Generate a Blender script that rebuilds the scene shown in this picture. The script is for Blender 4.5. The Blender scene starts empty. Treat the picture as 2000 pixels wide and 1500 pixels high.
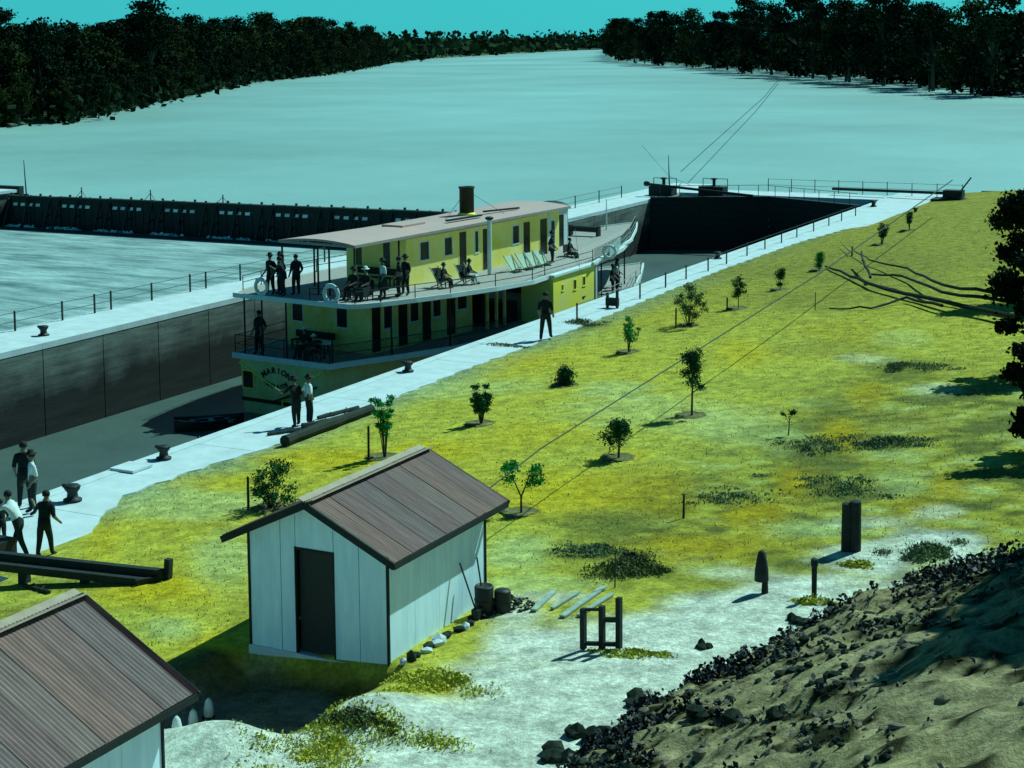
import bpy, bmesh, math, random
import numpy as np
from mathutils import Vector, Matrix
random.seed(7); rng = np.random.default_rng(7)
sc = bpy.context.scene
COL = sc.collection
# ------------------------------------------------------------------ camera
H = 12.3; PITCH = math.radians(6); ROLL = math.radians(0.5); FPX = 3230.0
CX = 1000.0; CY = 73.0 + FPX*math.tan(PITCH)
F = Vector((0, math.cos(PITCH), -math.sin(PITCH))); R0 = Vector((1, 0, 0)); U0 = R0.cross(F)
RT = math.cos(ROLL)*R0 - math.sin(ROLL)*U0; UP = math.sin(ROLL)*R0 + math.cos(ROLL)*U0
cam = bpy.data.cameras.new('camera'); cam.sensor_width = 36; cam.lens = FPX/2000*36
cam.shift_y = -(750-CY)/2000; cam.clip_end = 20000; cam.clip_start = 0.5
co = bpy.data.objects.new('camera', cam); COL.objects.link(co)
m = Matrix((( RT.x, UP.x, -F.x, 0), (RT.y, UP.y, -F.y, 0), (RT.z, UP.z, -F.z, H), (0, 0, 0, 1)))
co.matrix_world = m; sc.camera = co
# ------------------------------------------------------------------ light
SUN_EL = math.radians(49); SUN_AZ = math.radians(52)      # azimuth from +Y towards +X
w = bpy.data.worlds.new('World'); sc.world = w; w.use_nodes = True
nt = w.node_tree; nt.nodes.clear()
sky = nt.nodes.new('ShaderNodeTexSky'); sky.sky_type = 'NISHITA'; sky.sun_disc = False
sky.sun_elevation = SUN_EL; sky.sun_rotation = SUN_AZ; sky.air_density = 1.0; sky.dust_density = 0.6
mx = nt.nodes.new('ShaderNodeMix'); mx.data_type = 'RGBA'; mx.blend_type = 'MULTIPLY'; mx.inputs[0].default_value = 1
mx.inputs[7].default_value = (0.07, 0.62, 0.85, 1)
bg = nt.nodes.new('ShaderNodeBackground'); bg.inputs[1].default_value = 0.05
wo = nt.nodes.new('ShaderNodeOutputWorld')
nt.links.new(sky.outputs[0], mx.inputs[6])
# pale haze towards the horizon, the same all the way round
tcw = nt.nodes.new('ShaderNodeTexCoord'); sx = nt.nodes.new('ShaderNodeSeparateXYZ'); nt.links.new(tcw.outputs['Generated'], sx.inputs[0])
ab = nt.nodes.new('ShaderNodeMath'); ab.operation = 'ABSOLUTE'; nt.links.new(sx.outputs['Z'], ab.inputs[0])
om = nt.nodes.new('ShaderNodeMath'); om.operation = 'SUBTRACT'; om.inputs[0].default_value = 1; nt.links.new(ab.outputs[0], om.inputs[1])
pw = nt.nodes.new('ShaderNodeMath'); pw.operation = 'POWER'; pw.inputs[1].default_value = 5; nt.links.new(om.outputs[0], pw.inputs[0])
hz = nt.nodes.new('ShaderNodeMix'); hz.data_type = 'RGBA'; hz.inputs[6].default_value = (0, 0, 0, 1); hz.inputs[7].default_value = (0.5, 6.6, 7.2, 1); nt.links.new(pw.outputs[0], hz.inputs[0])
ad = nt.nodes.new('ShaderNodeMix'); ad.data_type = 'RGBA'; ad.blend_type = 'ADD'; ad.inputs[0].default_value = 1
nt.links.new(mx.outputs[2], ad.inputs[6]); nt.links.new(hz.outputs[2], ad.inputs[7]); nt.links.new(ad.outputs[2], bg.inputs[0]); nt.links.new(bg.outputs[0], wo.inputs[0])
sd = bpy.data.lights.new('sun', 'SUN'); sd.energy = 4.5; sd.angle = math.radians(0.5); sd.color = (0.64, 1.0, 0.96)
so = bpy.data.objects.new('sun', sd); COL.objects.link(so)
SV = Vector((math.sin(SUN_AZ)*math.cos(SUN_EL), math.cos(SUN_AZ)*math.cos(SUN_EL), math.sin(SUN_EL)))
so.rotation_euler = SV.to_track_quat('Z', 'Y').to_euler(); so.location = (60, 60, 80)
vs = sc.view_settings; vs.view_transform = 'Standard'; vs.look = 'None'; vs.exposure = 0.12; vs.gamma = 1; vs.use_curve_mapping = False

# ------------------------------------------------------------------ frames: u across the lock (right positive), s along it (upstream)
def ray(px, py):
    return F + (px-CX)/FPX*RT - (py-CY)/FPX*UP
def at_z(px, py, z=0.0):
    d = ray(px, py); t = (z-H)/d.z
    return Vector((d.x*t, d.y*t, z))
A0 = at_z(235, 912, 0); ANG = math.radians(27.2)
LV = Vector((math.sin(ANG), math.cos(ANG), 0)); RV = Vector((LV.y, -LV.x, 0))
def W(u, s, z=0.0): return A0 + RV*u + LV*s + Vector((0, 0, z))
def US(px, py, z=0.0):
    p = at_z(px, py, z) - A0; return p.dot(RV), p.dot(LV)
def smooth(x): x = np.clip(x, 0, 1); return x*x*(3-2*x)
_lip = [(-60, 20.5), (-30, 21.2), (-22, 21.6), (-16.8, 21.75), (-14.3, 21.7), (-13, 22.1), (-11.3, 22.45), (-8.8, 23.1), (-7.7, 23.6), (-6.4, 24.4), (-5.5, 25.4), (-2, 29), (10, 38), (40, 60), (200, 180)]
LS = np.array([p[0] for p in _lip]); LU = np.array([p[1] for p in _lip])
_rs = np.random.RandomState(3)
_ph = _rs.rand(40, 4)
def fnoise(u, s, sc_=1.0, n=14, o=0):
    r = 0
    for i in range(n):
        a, b, c, d = _ph[(i+o) % 40]
        k = sc_*(0.6+2.2*c)
        r = r + np.sin(u*k*math.cos(a*6.283)+s*k*math.sin(a*6.283)+b*6.283)*(0.5+d)/n
    return r
def ground_z(u, s):
    u = np.asarray(u, float); s = np.asarray(s, float)
    z = 0.085*np.clip(u-3.5, 0, 24)
    z = z + 0.05*fnoise(u, s, 0.8)*smooth((u-3)/3)
    lip = np.interp(s, LS, LU) + 0.35*fnoise(u*0+3, s, 2.5, o=5)
    d = u-lip
    k = smooth((d)/0.45)
    hill = k*0.28 + np.clip(d, 0, 60)*0.34
    hill = hill + k*(0.30*fnoise(u, s, 1.6, o=9)+0.20*fnoise(u, s, 4.5, o=20)+0.10*fnoise(u, s, 11.0, o=27)) 
    hollow = -0.5*smooth((u-12.7)/.9)*smooth((17.0-u)/.9)*smooth((s+16.0)/1.2)*smooth((-11.9-s)/.35)
    humps = 0.42*np.exp(-((u-15.9)/1.1)**2-((s+16.2)/.8)**2)+0.34*np.exp(-((u-17.6)/.8)**2-((s+14.3)/.8)**2)
    return z + np.minimum(hill, 8.2) + hollow + humps
def G(px, py):
    z = 0.0
    for i in range(30):
        u, s = US(px, py, z); z = 0.5*z+0.5*float(ground_z(u, s))
    return u, s, z
def PPM(u, s, z=0):
    p = W(u, s, z)-Vector((0, 0, H)); return FPX/p.dot(F)

# ------------------------------------------------------------------ materials
MATS = {}
def mat(name, c, rough=0.8, var=0.25, scale=8.0, bump=0.0, metal=0.0, detail=6.0, spec=0.3, stretch=None, bscale=None, c2=None):
    if name in MATS: return MATS[name]
    mt = bpy.data.materials.new(name); mt.use_nodes = True; n = mt.node_tree; b = n.nodes['Principled BSDF']
    b.inputs['Roughness'].default_value = rough; b.inputs['Metallic'].default_value = metal
    b.inputs['Specular IOR Level'].default_value = spec
    tc = n.nodes.new('ShaderNodeTexCoord'); mp = n.nodes.new('ShaderNodeMapping')
    n.links.new(tc.outputs['Object'], mp.inputs[0])
    if stretch: mp.inputs['Scale'].default_value = stretch
    no = n.nodes.new('ShaderNodeTexNoise'); no.inputs['Scale'].default_value = scale; no.inputs['Detail'].default_value = detail
    no.inputs['Roughness'].default_value = 0.65
    n.links.new(mp.outputs[0], no.inputs['Vector'])
    cr = n.nodes.new('ShaderNodeValToRGB'); e = cr.color_ramp.elements
    e[0].position = 0.3; e[1].position = 0.7
    lo = c2 if c2 else tuple(x*(1-var) for x in c[:3]); hi = tuple(min(1, x*(1+var*0.6)) for x in c[:3])
    e[0].color = (*lo, 1); e[1].color = (*hi, 1)
    n.links.new(no.outputs['Fac'], cr.inputs[0]); n.links.new(cr.outputs[0], b.inputs['Base Color'])
    if bump:
        bp = n.nodes.new('ShaderNodeBump'); bp.inputs['Strength'].default_value = 1; bp.inputs['Distance'].default_value = bump
        if bscale:
            n2 = n.nodes.new('ShaderNodeTexNoise'); n2.inputs['Scale'].default_value = bscale; n2.inputs['Detail'].default_value = 4
            n.links.new(mp.outputs[0], n2.inputs['Vector']); n.links.new(n2.outputs['Fac'], bp.inputs['Height'])
        else: n.links.new(no.outputs['Fac'], bp.inputs['Height'])
        n.links.new(bp.outputs[0], b.inputs['Normal'])
    MATS[name] = mt; return mt
def vmat(name, rough=0.95, nscale=3.0, fine=40.0, lo=0.55, hi=1.35, bump=0.03, flo=0.6):
    """colour from the mesh's own colour attribute, broken up by noise"""
    mt = bpy.data.materials.new(name); mt.use_nodes = True; n = mt.node_tree; b = n.nodes['Principled BSDF']
    b.inputs['Roughness'].default_value = rough; b.inputs['Specular IOR Level'].default_value = 0.1
    at = n.nodes.new('ShaderNodeVertexColor'); at.layer_name = 'Col'
    tc = n.nodes.new('ShaderNodeTexCoord')
    def noise(sc_, det, ro=0.6):
        x = n.nodes.new('ShaderNodeTexNoise'); x.inputs['Scale'].default_value = sc_; x.inputs['Detail'].default_value = det; x.inputs['Roughness'].default_value = ro
        n.links.new(tc.outputs['Object'], x.inputs['Vector']); return x
    def ramp(x, a, b_, p0=0.35, p1=0.65):
        r = n.nodes.new('ShaderNodeMapRange'); r.inputs[1].default_value = p0; r.inputs[2].default_value = p1; r.inputs[3].default_value = a; r.inputs[4].default_value = b_
        n.links.new(x.outputs['Fac'], r.inputs[0]); return r
    a1 = ramp(noise(nscale, 6), lo, hi); a2 = ramp(noise(fine, 5, 0.75), flo, 1.3)
    m1 = n.nodes.new('ShaderNodeMath'); m1.operation = 'MULTIPLY'; n.links.new(a1.outputs[0], m1.inputs[0]); n.links.new(a2.outputs[0], m1.inputs[1])
    vm = n.nodes.new('ShaderNodeVectorMath'); vm.operation = 'SCALE'
    n.links.new(at.outputs[0], vm.inputs[0]); n.links.new(m1.outputs[0], vm.inputs['Scale']); n.links.new(vm.outputs[0], b.inputs['Base Color'])
    bp = n.nodes.new('ShaderNodeBump'); bp.inputs['Distance'].default_value = bump; bp.inputs['Strength'].default_value = 1
    n.links.new(a2.outputs[0], bp.inputs['Height']); n.links.new(bp.outputs[0], b.inputs['Normal'])
    MATS[name] = mt; return mt

M_conc = mat('concrete', (0.55, 0.64, 0.64), 0.9, 0.16, 1.3, 0.004, bscale=30)
M_wallc = mat('stained_concrete', (0.19, 0.22, 0.19), 0.95, 0.45, 1.1, 0.01, stretch=(1, 0.35, 3.5), detail=9, bscale=12, c2=(0.07, 0.085, 0.072))
# wet weed-stained band low on the wall (a tide mark in the material)
_n = M_wallc.node_tree; _b = _n.nodes['Principled BSDF']; _src = _b.inputs['Base Color'].links[0].from_socket
_tc = _n.nodes.new('ShaderNodeTexCoord'); _sp = _n.nodes.new('ShaderNodeSeparateXYZ'); _n.links.new(_tc.outputs['Object'], _sp.inputs[0])
_no = _n.nodes.new('ShaderNodeTexNoise'); _no.inputs['Scale'].default_value = 0.7; _no.inputs['Detail'].default_value = 7; _n.links.new(_tc.outputs['Object'], _no.inputs['Vector'])
_ad = _n.nodes.new('ShaderNodeMath'); _ad.operation = 'MULTIPLY_ADD'; _ad.inputs[1].default_value = 2.6; _n.links.new(_no.outputs['Fac'], _ad.inputs[0]); _n.links.new(_sp.outputs['Z'], _ad.inputs[2])
_mr = _n.nodes.new('ShaderNodeMapRange'); _mr.inputs[1].default_value = -1.0; _mr.inputs[2].default_value = 1.0; _mr.inputs[3].default_value = 0.10; _mr.inputs[4].default_value = 1.0; _n.links.new(_ad.outputs[0], _mr.inputs[0])
_vm = _n.nodes.new('ShaderNodeVectorMath'); _vm.operation = 'SCALE'; _n.links.new(_src, _vm.inputs[0]); _n.links.new(_mr.outputs[0], _vm.inputs['Scale']); _n.links.new(_vm.outputs[0], _b.inputs['Base Color'])
M_dark = mat('dark_timber', (0.018, 0.028, 0.026), 0.85, 0.4, 6, 0.003)
M_tim = mat('weathered_timber', (0.024, 0.034, 0.024), 0.9, 0.5, 5, 0.006, stretch=(6, 1, 6))
M_pale = mat('pale_timber', (0.33, 0.42, 0.34), 0.9, 0.35, 6, 0.004)
M_black = mat('black_iron', (0.012, 0.018, 0.018), 0.6, 0.3, 10, 0.001, spec=0.4)
M_white = mat('white_paint', (0.66, 0.76, 0.74), 0.6, 0.12, 3, 0.001)
M_cream = mat('cream_paint', (0.82, 0.66, 0.30), 0.7, 0.35, 1.6, 0.001, c2=(0.74, 0.54, 0.08))
M_yel = mat('yellow_paint', (0.95, 0.80, 0.03), 0.6, 0.12, .8, 0.001, c2=(0.88, 0.80, 0.22))
M_mix = mat('cream_yellow_paint', (0.92, 0.76, 0.14), 0.65, 0.3, 1.0, 0.001, c2=(0.66, 0.70, 0.30))
M_pale_y = mat('pale_yellow_paint', (0.92, 0.80, 0.32), 0.65, 0.2, 1.0, 0.001, c2=(0.92, 0.74, 0.08))
M_glass = mat('dark_glass', (0.010, 0.016, 0.015), 0.25, 0.2, 3, 0, spec=0.35)
M_roofp = mat('pink_roof_canvas', (0.50, 0.31, 0.27), 0.85, 0.22, .6, 0.003, c2=(0.42, 0.34, 0.30))
M_deck = mat('deck_boards', (0.36, 0.34, 0.30), 0.8, 0.3, 4, 0.002, stretch=(8, 1, 1))
M_shed = mat('limewashed_board', (0.74, 0.93, 0.98), 0.85, 0.05, 2.2, 0.003, stretch=(2.5, 2.5, .35), bscale=25, c2=(0.56, 0.76, 0.88))
M_iron = mat('rusty_roof_iron', (0.30, 0.22, 0.215), 0.75, 0.4, 3, 0.002, stretch=(1, 5, 1), c2=(0.19, 0.15, 0.15))
M_fasc = mat('dark_fascia', (0.016, 0.022, 0.02), 0.8, 0.3, 6, 0.002)
M_skin = mat('skin', (0.20, 0.17, 0.12), 0.7, 0.1, 10)
M_suit = mat('dark_cloth', (0.010, 0.018, 0.018), 0.95, 0.3, 20, 0.002)
M_trou = mat('dark_trousers', (0.016, 0.028, 0.028), 0.95, 0.3, 20, 0.002)
M_shirt = mat('white_shirt', (0.62, 0.74, 0.72), 0.9, 0.1, 10, 0.002)
M_hair = mat('dark_hair', (0.012, 0.014, 0.012), 0.8, 0.2, 20)
M_leaf = mat('gum_foliage', (0.010, 0.026, 0.010), 0.9, 0.6, 0.25, detail=2, c2=(0.002, 0.007, 0.004), spec=0.05)
M_leaf2 = mat('olive_foliage', (0.032, 0.046, 0.010), 0.9, 0.6, 0.2, detail=2, c2=(0.004, 0.012, 0.005), spec=0.05)
M_sap = mat('sapling_foliage', (0.02, 0.36, 0.07), 0.8, 0.5, 5, detail=2, c2=(0.008, 0.035, 0.018), spec=0.1)
M_sapd = mat('dark_sapling_foliage', (0.012, 0.12, 0.04), 0.8, 0.5, 5, detail=2, c2=(0.006, 0.018, 0.012), spec=0.1)
M_bark = mat('bark', (0.05, 0.055, 0.035), 0.95, 0.4, 8, 0.01)
M_clod = mat('dark_clods', (0.028, 0.040, 0.028), 0.98, 0.6, 4, 0.02, c2=(0.006, 0.010, 0.008), spec=0.05)
M_tuftd = mat('dark_weeds', (0.12, 0.16, 0.05), 0.95, 0.5, 0.8, detail=2)
M_scrub = mat('grey_scrub', (0.17, 0.24, 0.11), 0.95, 0.5, 1.5, detail=2, c2=(0.07, 0.10, 0.05))
M_tufty = mat('yellow_weeds', (0.50, 0.48, 0.05), 0.95, 0.4, 0.8, detail=2, c2=(0.30, 0.34, 0.05))
M_tuftp = mat('pale_weeds', (0.42, 0.58, 0.24), 0.95, 0.4, 0.8, detail=2)
M_foam = mat('foam', (0.72, 0.85, 0.84), 0.9, 0.15, 2)
M_text = mat('black_lettering', (0.015, 0.02, 0.015), 0.8, 0.1, 5)
M_stripe = mat('pale_canvas', (0.55, 0.68, 0.5), 0.9, 0.2, 6)
M_rope = mat('steel_wire', (0.03, 0.045, 0.04), 0.7, 0.2, 10)

# ------------------------------------------------------------------ mesh helpers
class MB:
    def __init__(s): s.v = []; s.f = []; s.m = []; s.mi = 0
    def add(s, vs, fs):
        o = len(s.v); s.v += [tuple(v) for v in vs]; s.f += [tuple(i+o for i in f) for f in fs]; s.m += [s.mi]*len(fs); return s
    def box(s, x0, x1, y0, y1, z0, z1):
        return s.add([(x0,y0,z0),(x1,y0,z0),(x1,y1,z0),(x0,y1,z0),(x0,y0,z1),(x1,y0,z1),(x1,y1,z1),(x0,y1,z1)],
                     [(3,2,1,0),(4,5,6,7),(0,1,5,4),(1,2,6,5),(2,3,7,6),(3,0,4,7)])
    def beam(s, p, q, w, h, up=(0,0,1)):
        p = Vector(p); q = Vector(q); d = (q-p).normalized(); upv = Vector(up)
        if abs(d.dot(upv)) > 0.98: upv = Vector((0, 1, 0))
        a = d.cross(upv).normalized()*w/2; b = a.cross(d).normalized()*h/2
        vs = [p-a-b, p+a-b, p+a+b, p-a+b, q-a-b, q+a-b, q+a+b, q-a+b]
        return s.add(vs, [(3,2,1,0),(4,5,6,7),(0,1,5,4),(1,2,6,5),(2,3,7,6),(3,0,4,7)])
    def tube(s, pts, r, n=6, cap=True):
        pts = [Vector(p) for p in pts]; rr = r if isinstance(r, (list, tuple)) else [r]*len(pts)
        vs = []; fs = []
        for i, p in enumerate(pts):
            d = (pts[min(i+1, len(pts)-1)]-pts[max(i-1, 0)]).normalized()
            up = Vector((0, 0, 1)) if abs(d.z) < 0.95 else Vector((1, 0, 0))
            a = d.cross(up).normalized(); b = a.cross(d)
            for k in range(n):
                t = 2*math.pi*k/n; vs.append(p+(a*math.cos(t)+b*math.sin(t))*rr[i])
        for i in range(len(pts)-1):
            for k in range(n):
                k2 = (k+1) % n; fs.append((i*n+k, i*n+k2, (i+1)*n+k2, (i+1)*n+k))
        if cap: fs.append(tuple(range(n))[::-1]); fs.append(tuple(range((len(pts)-1)*n, len(pts)*n)))
        return s.add(vs, fs)
    def lathe(s, prof, c=(0,0,0), n=16):
        vs = []; fs = []
        for r, z in prof:
            for k in range(n):
                t = 2*math.pi*k/n; vs.append((c[0]+r*math.cos(t), c[1]+r*math.sin(t), c[2]+z))
        for i in range(len(prof)-1):
            for k in range(n):
                k2 = (k+1) % n; fs.append((i*n+k, i*n+k2, (i+1)*n+k2, (i+1)*n+k))
        fs.append(tuple(range(n))[::-1]); fs.append(tuple(range((len(prof)-1)*n, len(prof)*n)))
        return s.add(vs, fs)
    def slab(s, outline, z0, z1):
        """outline: [(x,y)] ccw ; z0,z1 numbers or functions of (x,y)"""
        f0 = z0 if callable(z0) else (lambda x, y: z0); f1 = z1 if callable(z1) else (lambda x, y: z1)
        n = len(outline)
        vs = [(x, y, f0(x, y)) for x, y in outline]+[(x, y, f1(x, y)) for x, y in outline]
        fs = [tuple(range(n))[::-1], tuple(range(n, 2*n))]+[(i, (i+1) % n, (i+1) % n+n, i+n) for i in range(n)]
        return s.add(vs, fs)
    def leaves(s, pts, size, squash=0.6):
        pts = np.asarray(pts); n = len(pts)
        a = rng.normal(size=(n, 3)); a /= np.linalg.norm(a, axis=1)[:, None]
        b = rng.normal(size=(n, 3)); b -= (a*b).sum(1)[:, None]*a; b /= np.linalg.norm(b, axis=1)[:, None]
        sz = size*(0.6+0.8*rng.random(n))[:, None]
        a = a*sz; b = b*sz*squash
        q = np.stack([pts-a, pts-b, pts+a, pts+b], 1).reshape(-1, 3)
        o = len(s.v); s.v += [tuple(x) for x in q.tolist()]
        s.f += [(o+4*i, o+4*i+1, o+4*i+2, o+4*i+3) for i in range(n)]; s.m += [s.mi]*n
        return s
    def mesh(s, name, mats, smoothed=False):
        me = bpy.data.meshes.new(name); me.from_pydata(s.v, [], s.f)
        for mm in (mats if isinstance(mats, (list, tuple)) else [mats]): me.materials.append(mm)
        if any(s.m): me.polygons.foreach_set('material_index', s.m)
        if smoothed: me.polygons.foreach_set('use_smooth', [True]*len(s.f))
        me.update(); return me
    def obj(s, name, mats, parent=None, smoothed=False):
        return link(name, s.mesh(name, mats, smoothed), parent)
def link(name, data, parent=None, loc=None, rz=None):
    o = bpy.data.objects.new(name, data); COL.objects.link(o)
    if parent is not None: o.parent = parent
    if loc is not None: o.location = loc
    if rz is not None: o.rotation_euler = (0, 0, rz)
    return o
def thing(name, label, cat, loc=(0,0,0), rz=0.0, group=None):
    o = link(name, None, None, loc, rz); o.empty_display_size = 0.3; return tag(o, label, cat, group)
def tag(o, label, cat, group=None):
    o['label'] = label; o['category'] = cat
    if group: o['group'] = group
    return o
def struct(o): o['kind'] = 'structure'; return o
def stuff(o, label=None, cat=None):
    o['kind'] = 'stuff'
    if label: o['label'] = label; o['category'] = cat
    return o
def fix_normals(me):
    bm = bmesh.new(); bm.from_mesh(me); bmesh.ops.recalc_face_normals(bm, faces=bm.faces); bm.to_mesh(me); bm.free()
RZ = -ANG           # local x -> u, local y -> s
def frame(name, label, cat, u=0, s=0, z=0, extra=0.0, group=None): return thing(name, label, cat, W(u, s, z), RZ+extra, group)
def gthing(name, label, cat, px, py, extra=0.0, group=None, dz=0.0):
    u, s, z = G(px, py); o = thing(name, label, cat, W(u, s, z+dz), RZ+extra, group); return o, u, s, z
def dup(root, loc, rz=None, label=None, group=None):
    r = root.copy(); COL.objects.link(r); r.location = loc
    if rz is not None: r.rotation_euler = (0, 0, rz)
    if label: r['label'] = label
    if group: r['group'] = group
    for ch in list(root.children):
        c = ch.copy(); COL.objects.link(c); c.parent = r
        for g in list(ch.children):
            d = g.copy(); COL.objects.link(d); d.parent = c
    return r

# ================================================================== GROUND
def lin(r, g, b):
    f = lambda c: ((c/255+0.055)/1.055)**2.4 if c > 10 else c/255/12.92
    return np.array([f(r)/0.50, f(g)/0.95, f(b)/0.95])
C_lawn = lin(134, 176, 66); C_yel = lin(146, 172, 22); C_pale = lin(134, 192, 118); C_dk = lin(76, 108, 48); C_sand = lin(158, 214, 194)
C_mound = lin(116, 144, 104); C_ol = lin(100, 130, 52); C_edge = lin(104, 154, 108)
BL = [  # centre and radii of ground-cover patches: projected once onto the ground, then used as world ellipses
 (640,895,150,22,'y',.8),(850,880,90,22,'y',.7),(300,1150,150,40,'y',.9),(420,1270,60,50,'y',.8),(200,1060,40,40,'y',.6),(1100,960,140,55,'y',.7),(1270,960,120,50,'b',.7),
 (1050,850,120,35,'y',.4),(1450,690,60,30,'y',.6),(1350,1070,160,32,'b',.9),(1480,1010,80,36,'b',1),(1560,940,60,40,'b',1),(1640,850,50,40,'b',1),(1690,770,45,30,'b',.8),
 (1790,990,60,20,'b',.8),(1850,950,40,30,'b',.8),(1020,992,55,10,'y',1),(1220,888,60,12,'y',.7),(1650,650,90,25,'b',.4),(420,940,120,18,'y',.5),(960,700,150,24,'y',.35),
 (1670,1105,40,14,'y',1),(1590,1170,40,12,'y',.8),(680,1450,150,34,'y',.8),(880,1340,90,30,'y',.8),(1240,1277,60,12,'y',.9),
 (390,985,170,32,'p',.7),(440,1090,70,60,'p',.7),(1010,1080,80,35,'p',.8),(1260,800,200,36,'p',.5),(1420,830,110,40,'p',.6),(900,760,190,20,'p',.5),(1540,860,60,30,'p',.6),(330,1230,60,25,'p',.7),
 (1200,760,80,20,'p',.6),(1030,1140,130,20,'p',.6),(1600,1030,120,20,'p',.7),(1760,940,60,30,'p',.5),(1760,660,60,20,'p',.4),
 (1190,1020,130,26,'d',.75),(1180,1085,70,14,'d',.8),(1400,960,90,26,'d',.4),(1530,880,50,30,'d',.6),(1610,900,70,40,'d',.7),(1640,960,90,25,'d',.7),(1760,720,90,25,'d',.6),(1620,790,50,22,'d',.6),
 (1730,870,70,18,'d',.8),(1800,1035,60,14,'d',.5),(1130,635,60,10,'d',.8),(1000,672,60,8,'d',.5),(1560,585,160,22,'o',.7),(1700,520,160,50,'o',.8),(1500,530,160,14,'o',.7),(1620,680,130,18,'o',.5),
 (160,1140,110,16,'d',.6),(90,1190,120,20,'o',.7),(1230,1110,70,18,'d',.7),(1780,820,110,24,'o',.6),(1450,750,100,14,'o',.3),(560,1010,90,20,'o',.3),
 (1180,1340,100,40,'s',1),(1080,1400,90,60,'s',1),(1320,1275,90,22,'s',1),(1420,1235,80,18,'s',1),(1520,1190,60,14,'s',1),(960,1440,140,60,'s',1),(820,1470,100,40,'s',.8),(1020,1250,80,40,'s',.9),(450,1430,170,50,'s',1),(700,1440,120,50,'s',.9),(850,1400,130,46,'s',1),(1000,1330,130,60,'s',1),(1120,1260,130,56,'s',1),(1280,1225,140,34,'s',1),(1430,1185,130,30,'s',1),(1560,1145,110,26,'s',1),
 (1700,1090,110,30,'s',1),(1800,1060,80,30,'s',1),(1870,1070,60,30,'s',1),(1000,1200,60,24,'s',.8),(900,1480,200,40,'s',1),(1080,1165,90,14,'s',.6),(600,1380,120,40,'s',1),
 (1450,1120,90,14,'s',.5),(1830,1000,50,16,'s',.5),(1700,1020,90,14,'s',.45),(1830,760,60,14,'s',.3),(1690,700,60,10,'s',.3)]
CM = {'b': lin(124, 146, 26), 'y': C_yel, 'p': C_pale, 'd': C_dk, 'o': C_ol, 's': C_sand}
_bl = []
for (px, py, rx, ry, t, k) in BL:
    c0 = np.array(G(px, py)[:2]); e1 = (np.array(G(px+rx, py)[:2])-np.array(G(px-rx, py)[:2]))/2; e2 = (np.array(G(px, py-ry)[:2])-np.array(G(px, py+ry)[:2]))/2
    _bl.append((c0, np.linalg.inv(np.stack([e1, e2], 1)), CM[t], k))
def ground_col(u, s):
    n = len(u); col = np.tile(C_lawn, (n, 1))
    col = col + (C_yel-C_lawn)*(smooth(0.5+1.3*fnoise(u, s, 0.35, o=3))*0.35)[:, None]
    k = smooth(1-(u-2.2)/2.0)[:, None]; col = col*(1-k)+C_edge*k
    nz = fnoise(u, s, 1.6, o=13)*0.35+fnoise(u, s, 4.5, o=23)*0.3
    k = (smooth((s-14)/36)*.8)[:, None]; col = col*(1-k)+C_ol*k
    zone = smooth((u-14.5)/4)*smooth((24-s)/12)*smooth((s+9)/5); pat = fnoise(u, s, 1.1, o=6)*.9+fnoise(u, s, 3.2, o=16)*.6
    k = (zone*.35+zone*smooth((pat+.05)/.2)*.6)[:, None]; col = col*(1-k)+C_dk*k
    k = (zone*smooth((-pat-.12)/.2)*.6)[:, None]; col = col*(1-k)+C_pale*k
    for c0, inv, c, kk in _bl:
        q = (np.stack([u, s], 1)-c0) @ inv.T; d = np.sqrt((q**2).sum(1))+nz
        k = (smooth(1.35-d)*kk)[:, None]; col = col*(1-k)+c*k
    lip = np.interp(s, LS, LU); k = smooth((u-lip+0.05+0.4*nz)/0.5)[:, None]
    k_shade = (smooth((u-12.0+nz)/.5)*smooth((17.0-u+nz)/.5)*smooth((s+15.3+nz)/.6)*smooth((-12.0-s)/.2)*.8)[:, None]  # shade in front of the shed, painted dark into the ground colour
    k3 = (smooth((u-12.4+nz)/.8)*smooth((-13.4-s+nz)/.8))[:, None]; col = col*(1-k3)+C_sand*k3; col = col*(1-k_shade)+lin(62, 70, 48)*k_shade
    k2 = (smooth((u-lip+3.6+2*nz)/1.2)*smooth((-4-s)/3))[:, None]; col = col*(1-k2)+C_sand*k2
    dk = (fnoise(u, s, 1.7, o=31)*.9+fnoise(u, s, 5.5, o=17)*.7+fnoise(u, s, 14., o=3)*.45)+.16*np.exp(-np.clip(u-lip, 0, 9)/1.0)
    bank = C_mound+(C_dk*.16-C_mound)*smooth((dk-.04)/.14)[:, None]; bank = bank+(lin(130, 160, 105)-bank)*(.5*smooth(fnoise(u, s, .9, o=11)*2)*smooth((.1-dk)/.2))[:, None]
    col = col*(1-k)+bank*k
    return col
def add_cols(me, cols):
    ca = me.color_attributes.new('Col', 'FLOAT_COLOR', 'POINT')
    ca.data.foreach_set('color', np.concatenate([cols, np.ones((len(cols), 1))], 1).astype('f').ravel())
def edge_u(s):   # outer edge of the concrete apron
    return np.interp(s, [-60, -12, -7, -4.5, -2.3, 1, 5.2, 12, 16, 26, 40, 46, 58, 66, 70, 92, 100], [6.2, 5.6, 4.8, 3.1, 2.1, 2.2, 2.8, 2.4, 2.3, 2.4, 2.0, 1.9, 2.1, 2.8, 4.5, 5.5, 5.5])
us_ = np.concatenate([np.arange(0.35, 12, 0.3), np.arange(12, 30, 0.14), np.arange(30, 60, 0.8), np.arange(60, 330, 10)])
ss_ = np.concatenate([np.arange(-60, -24, 1.0), np.arange(-24, 4, 0.14), np.arange(4, 40, 0.3), np.arange(40, 92, 0.8), [92.0]])
UU, SS = np.meshgrid(us_, ss_, indexing='ij'); fu, fs_ = UU.ravel(), SS.ravel()
ZZ = ground_z(fu, fs_)-0.03*(fu < 3.0)
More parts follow.
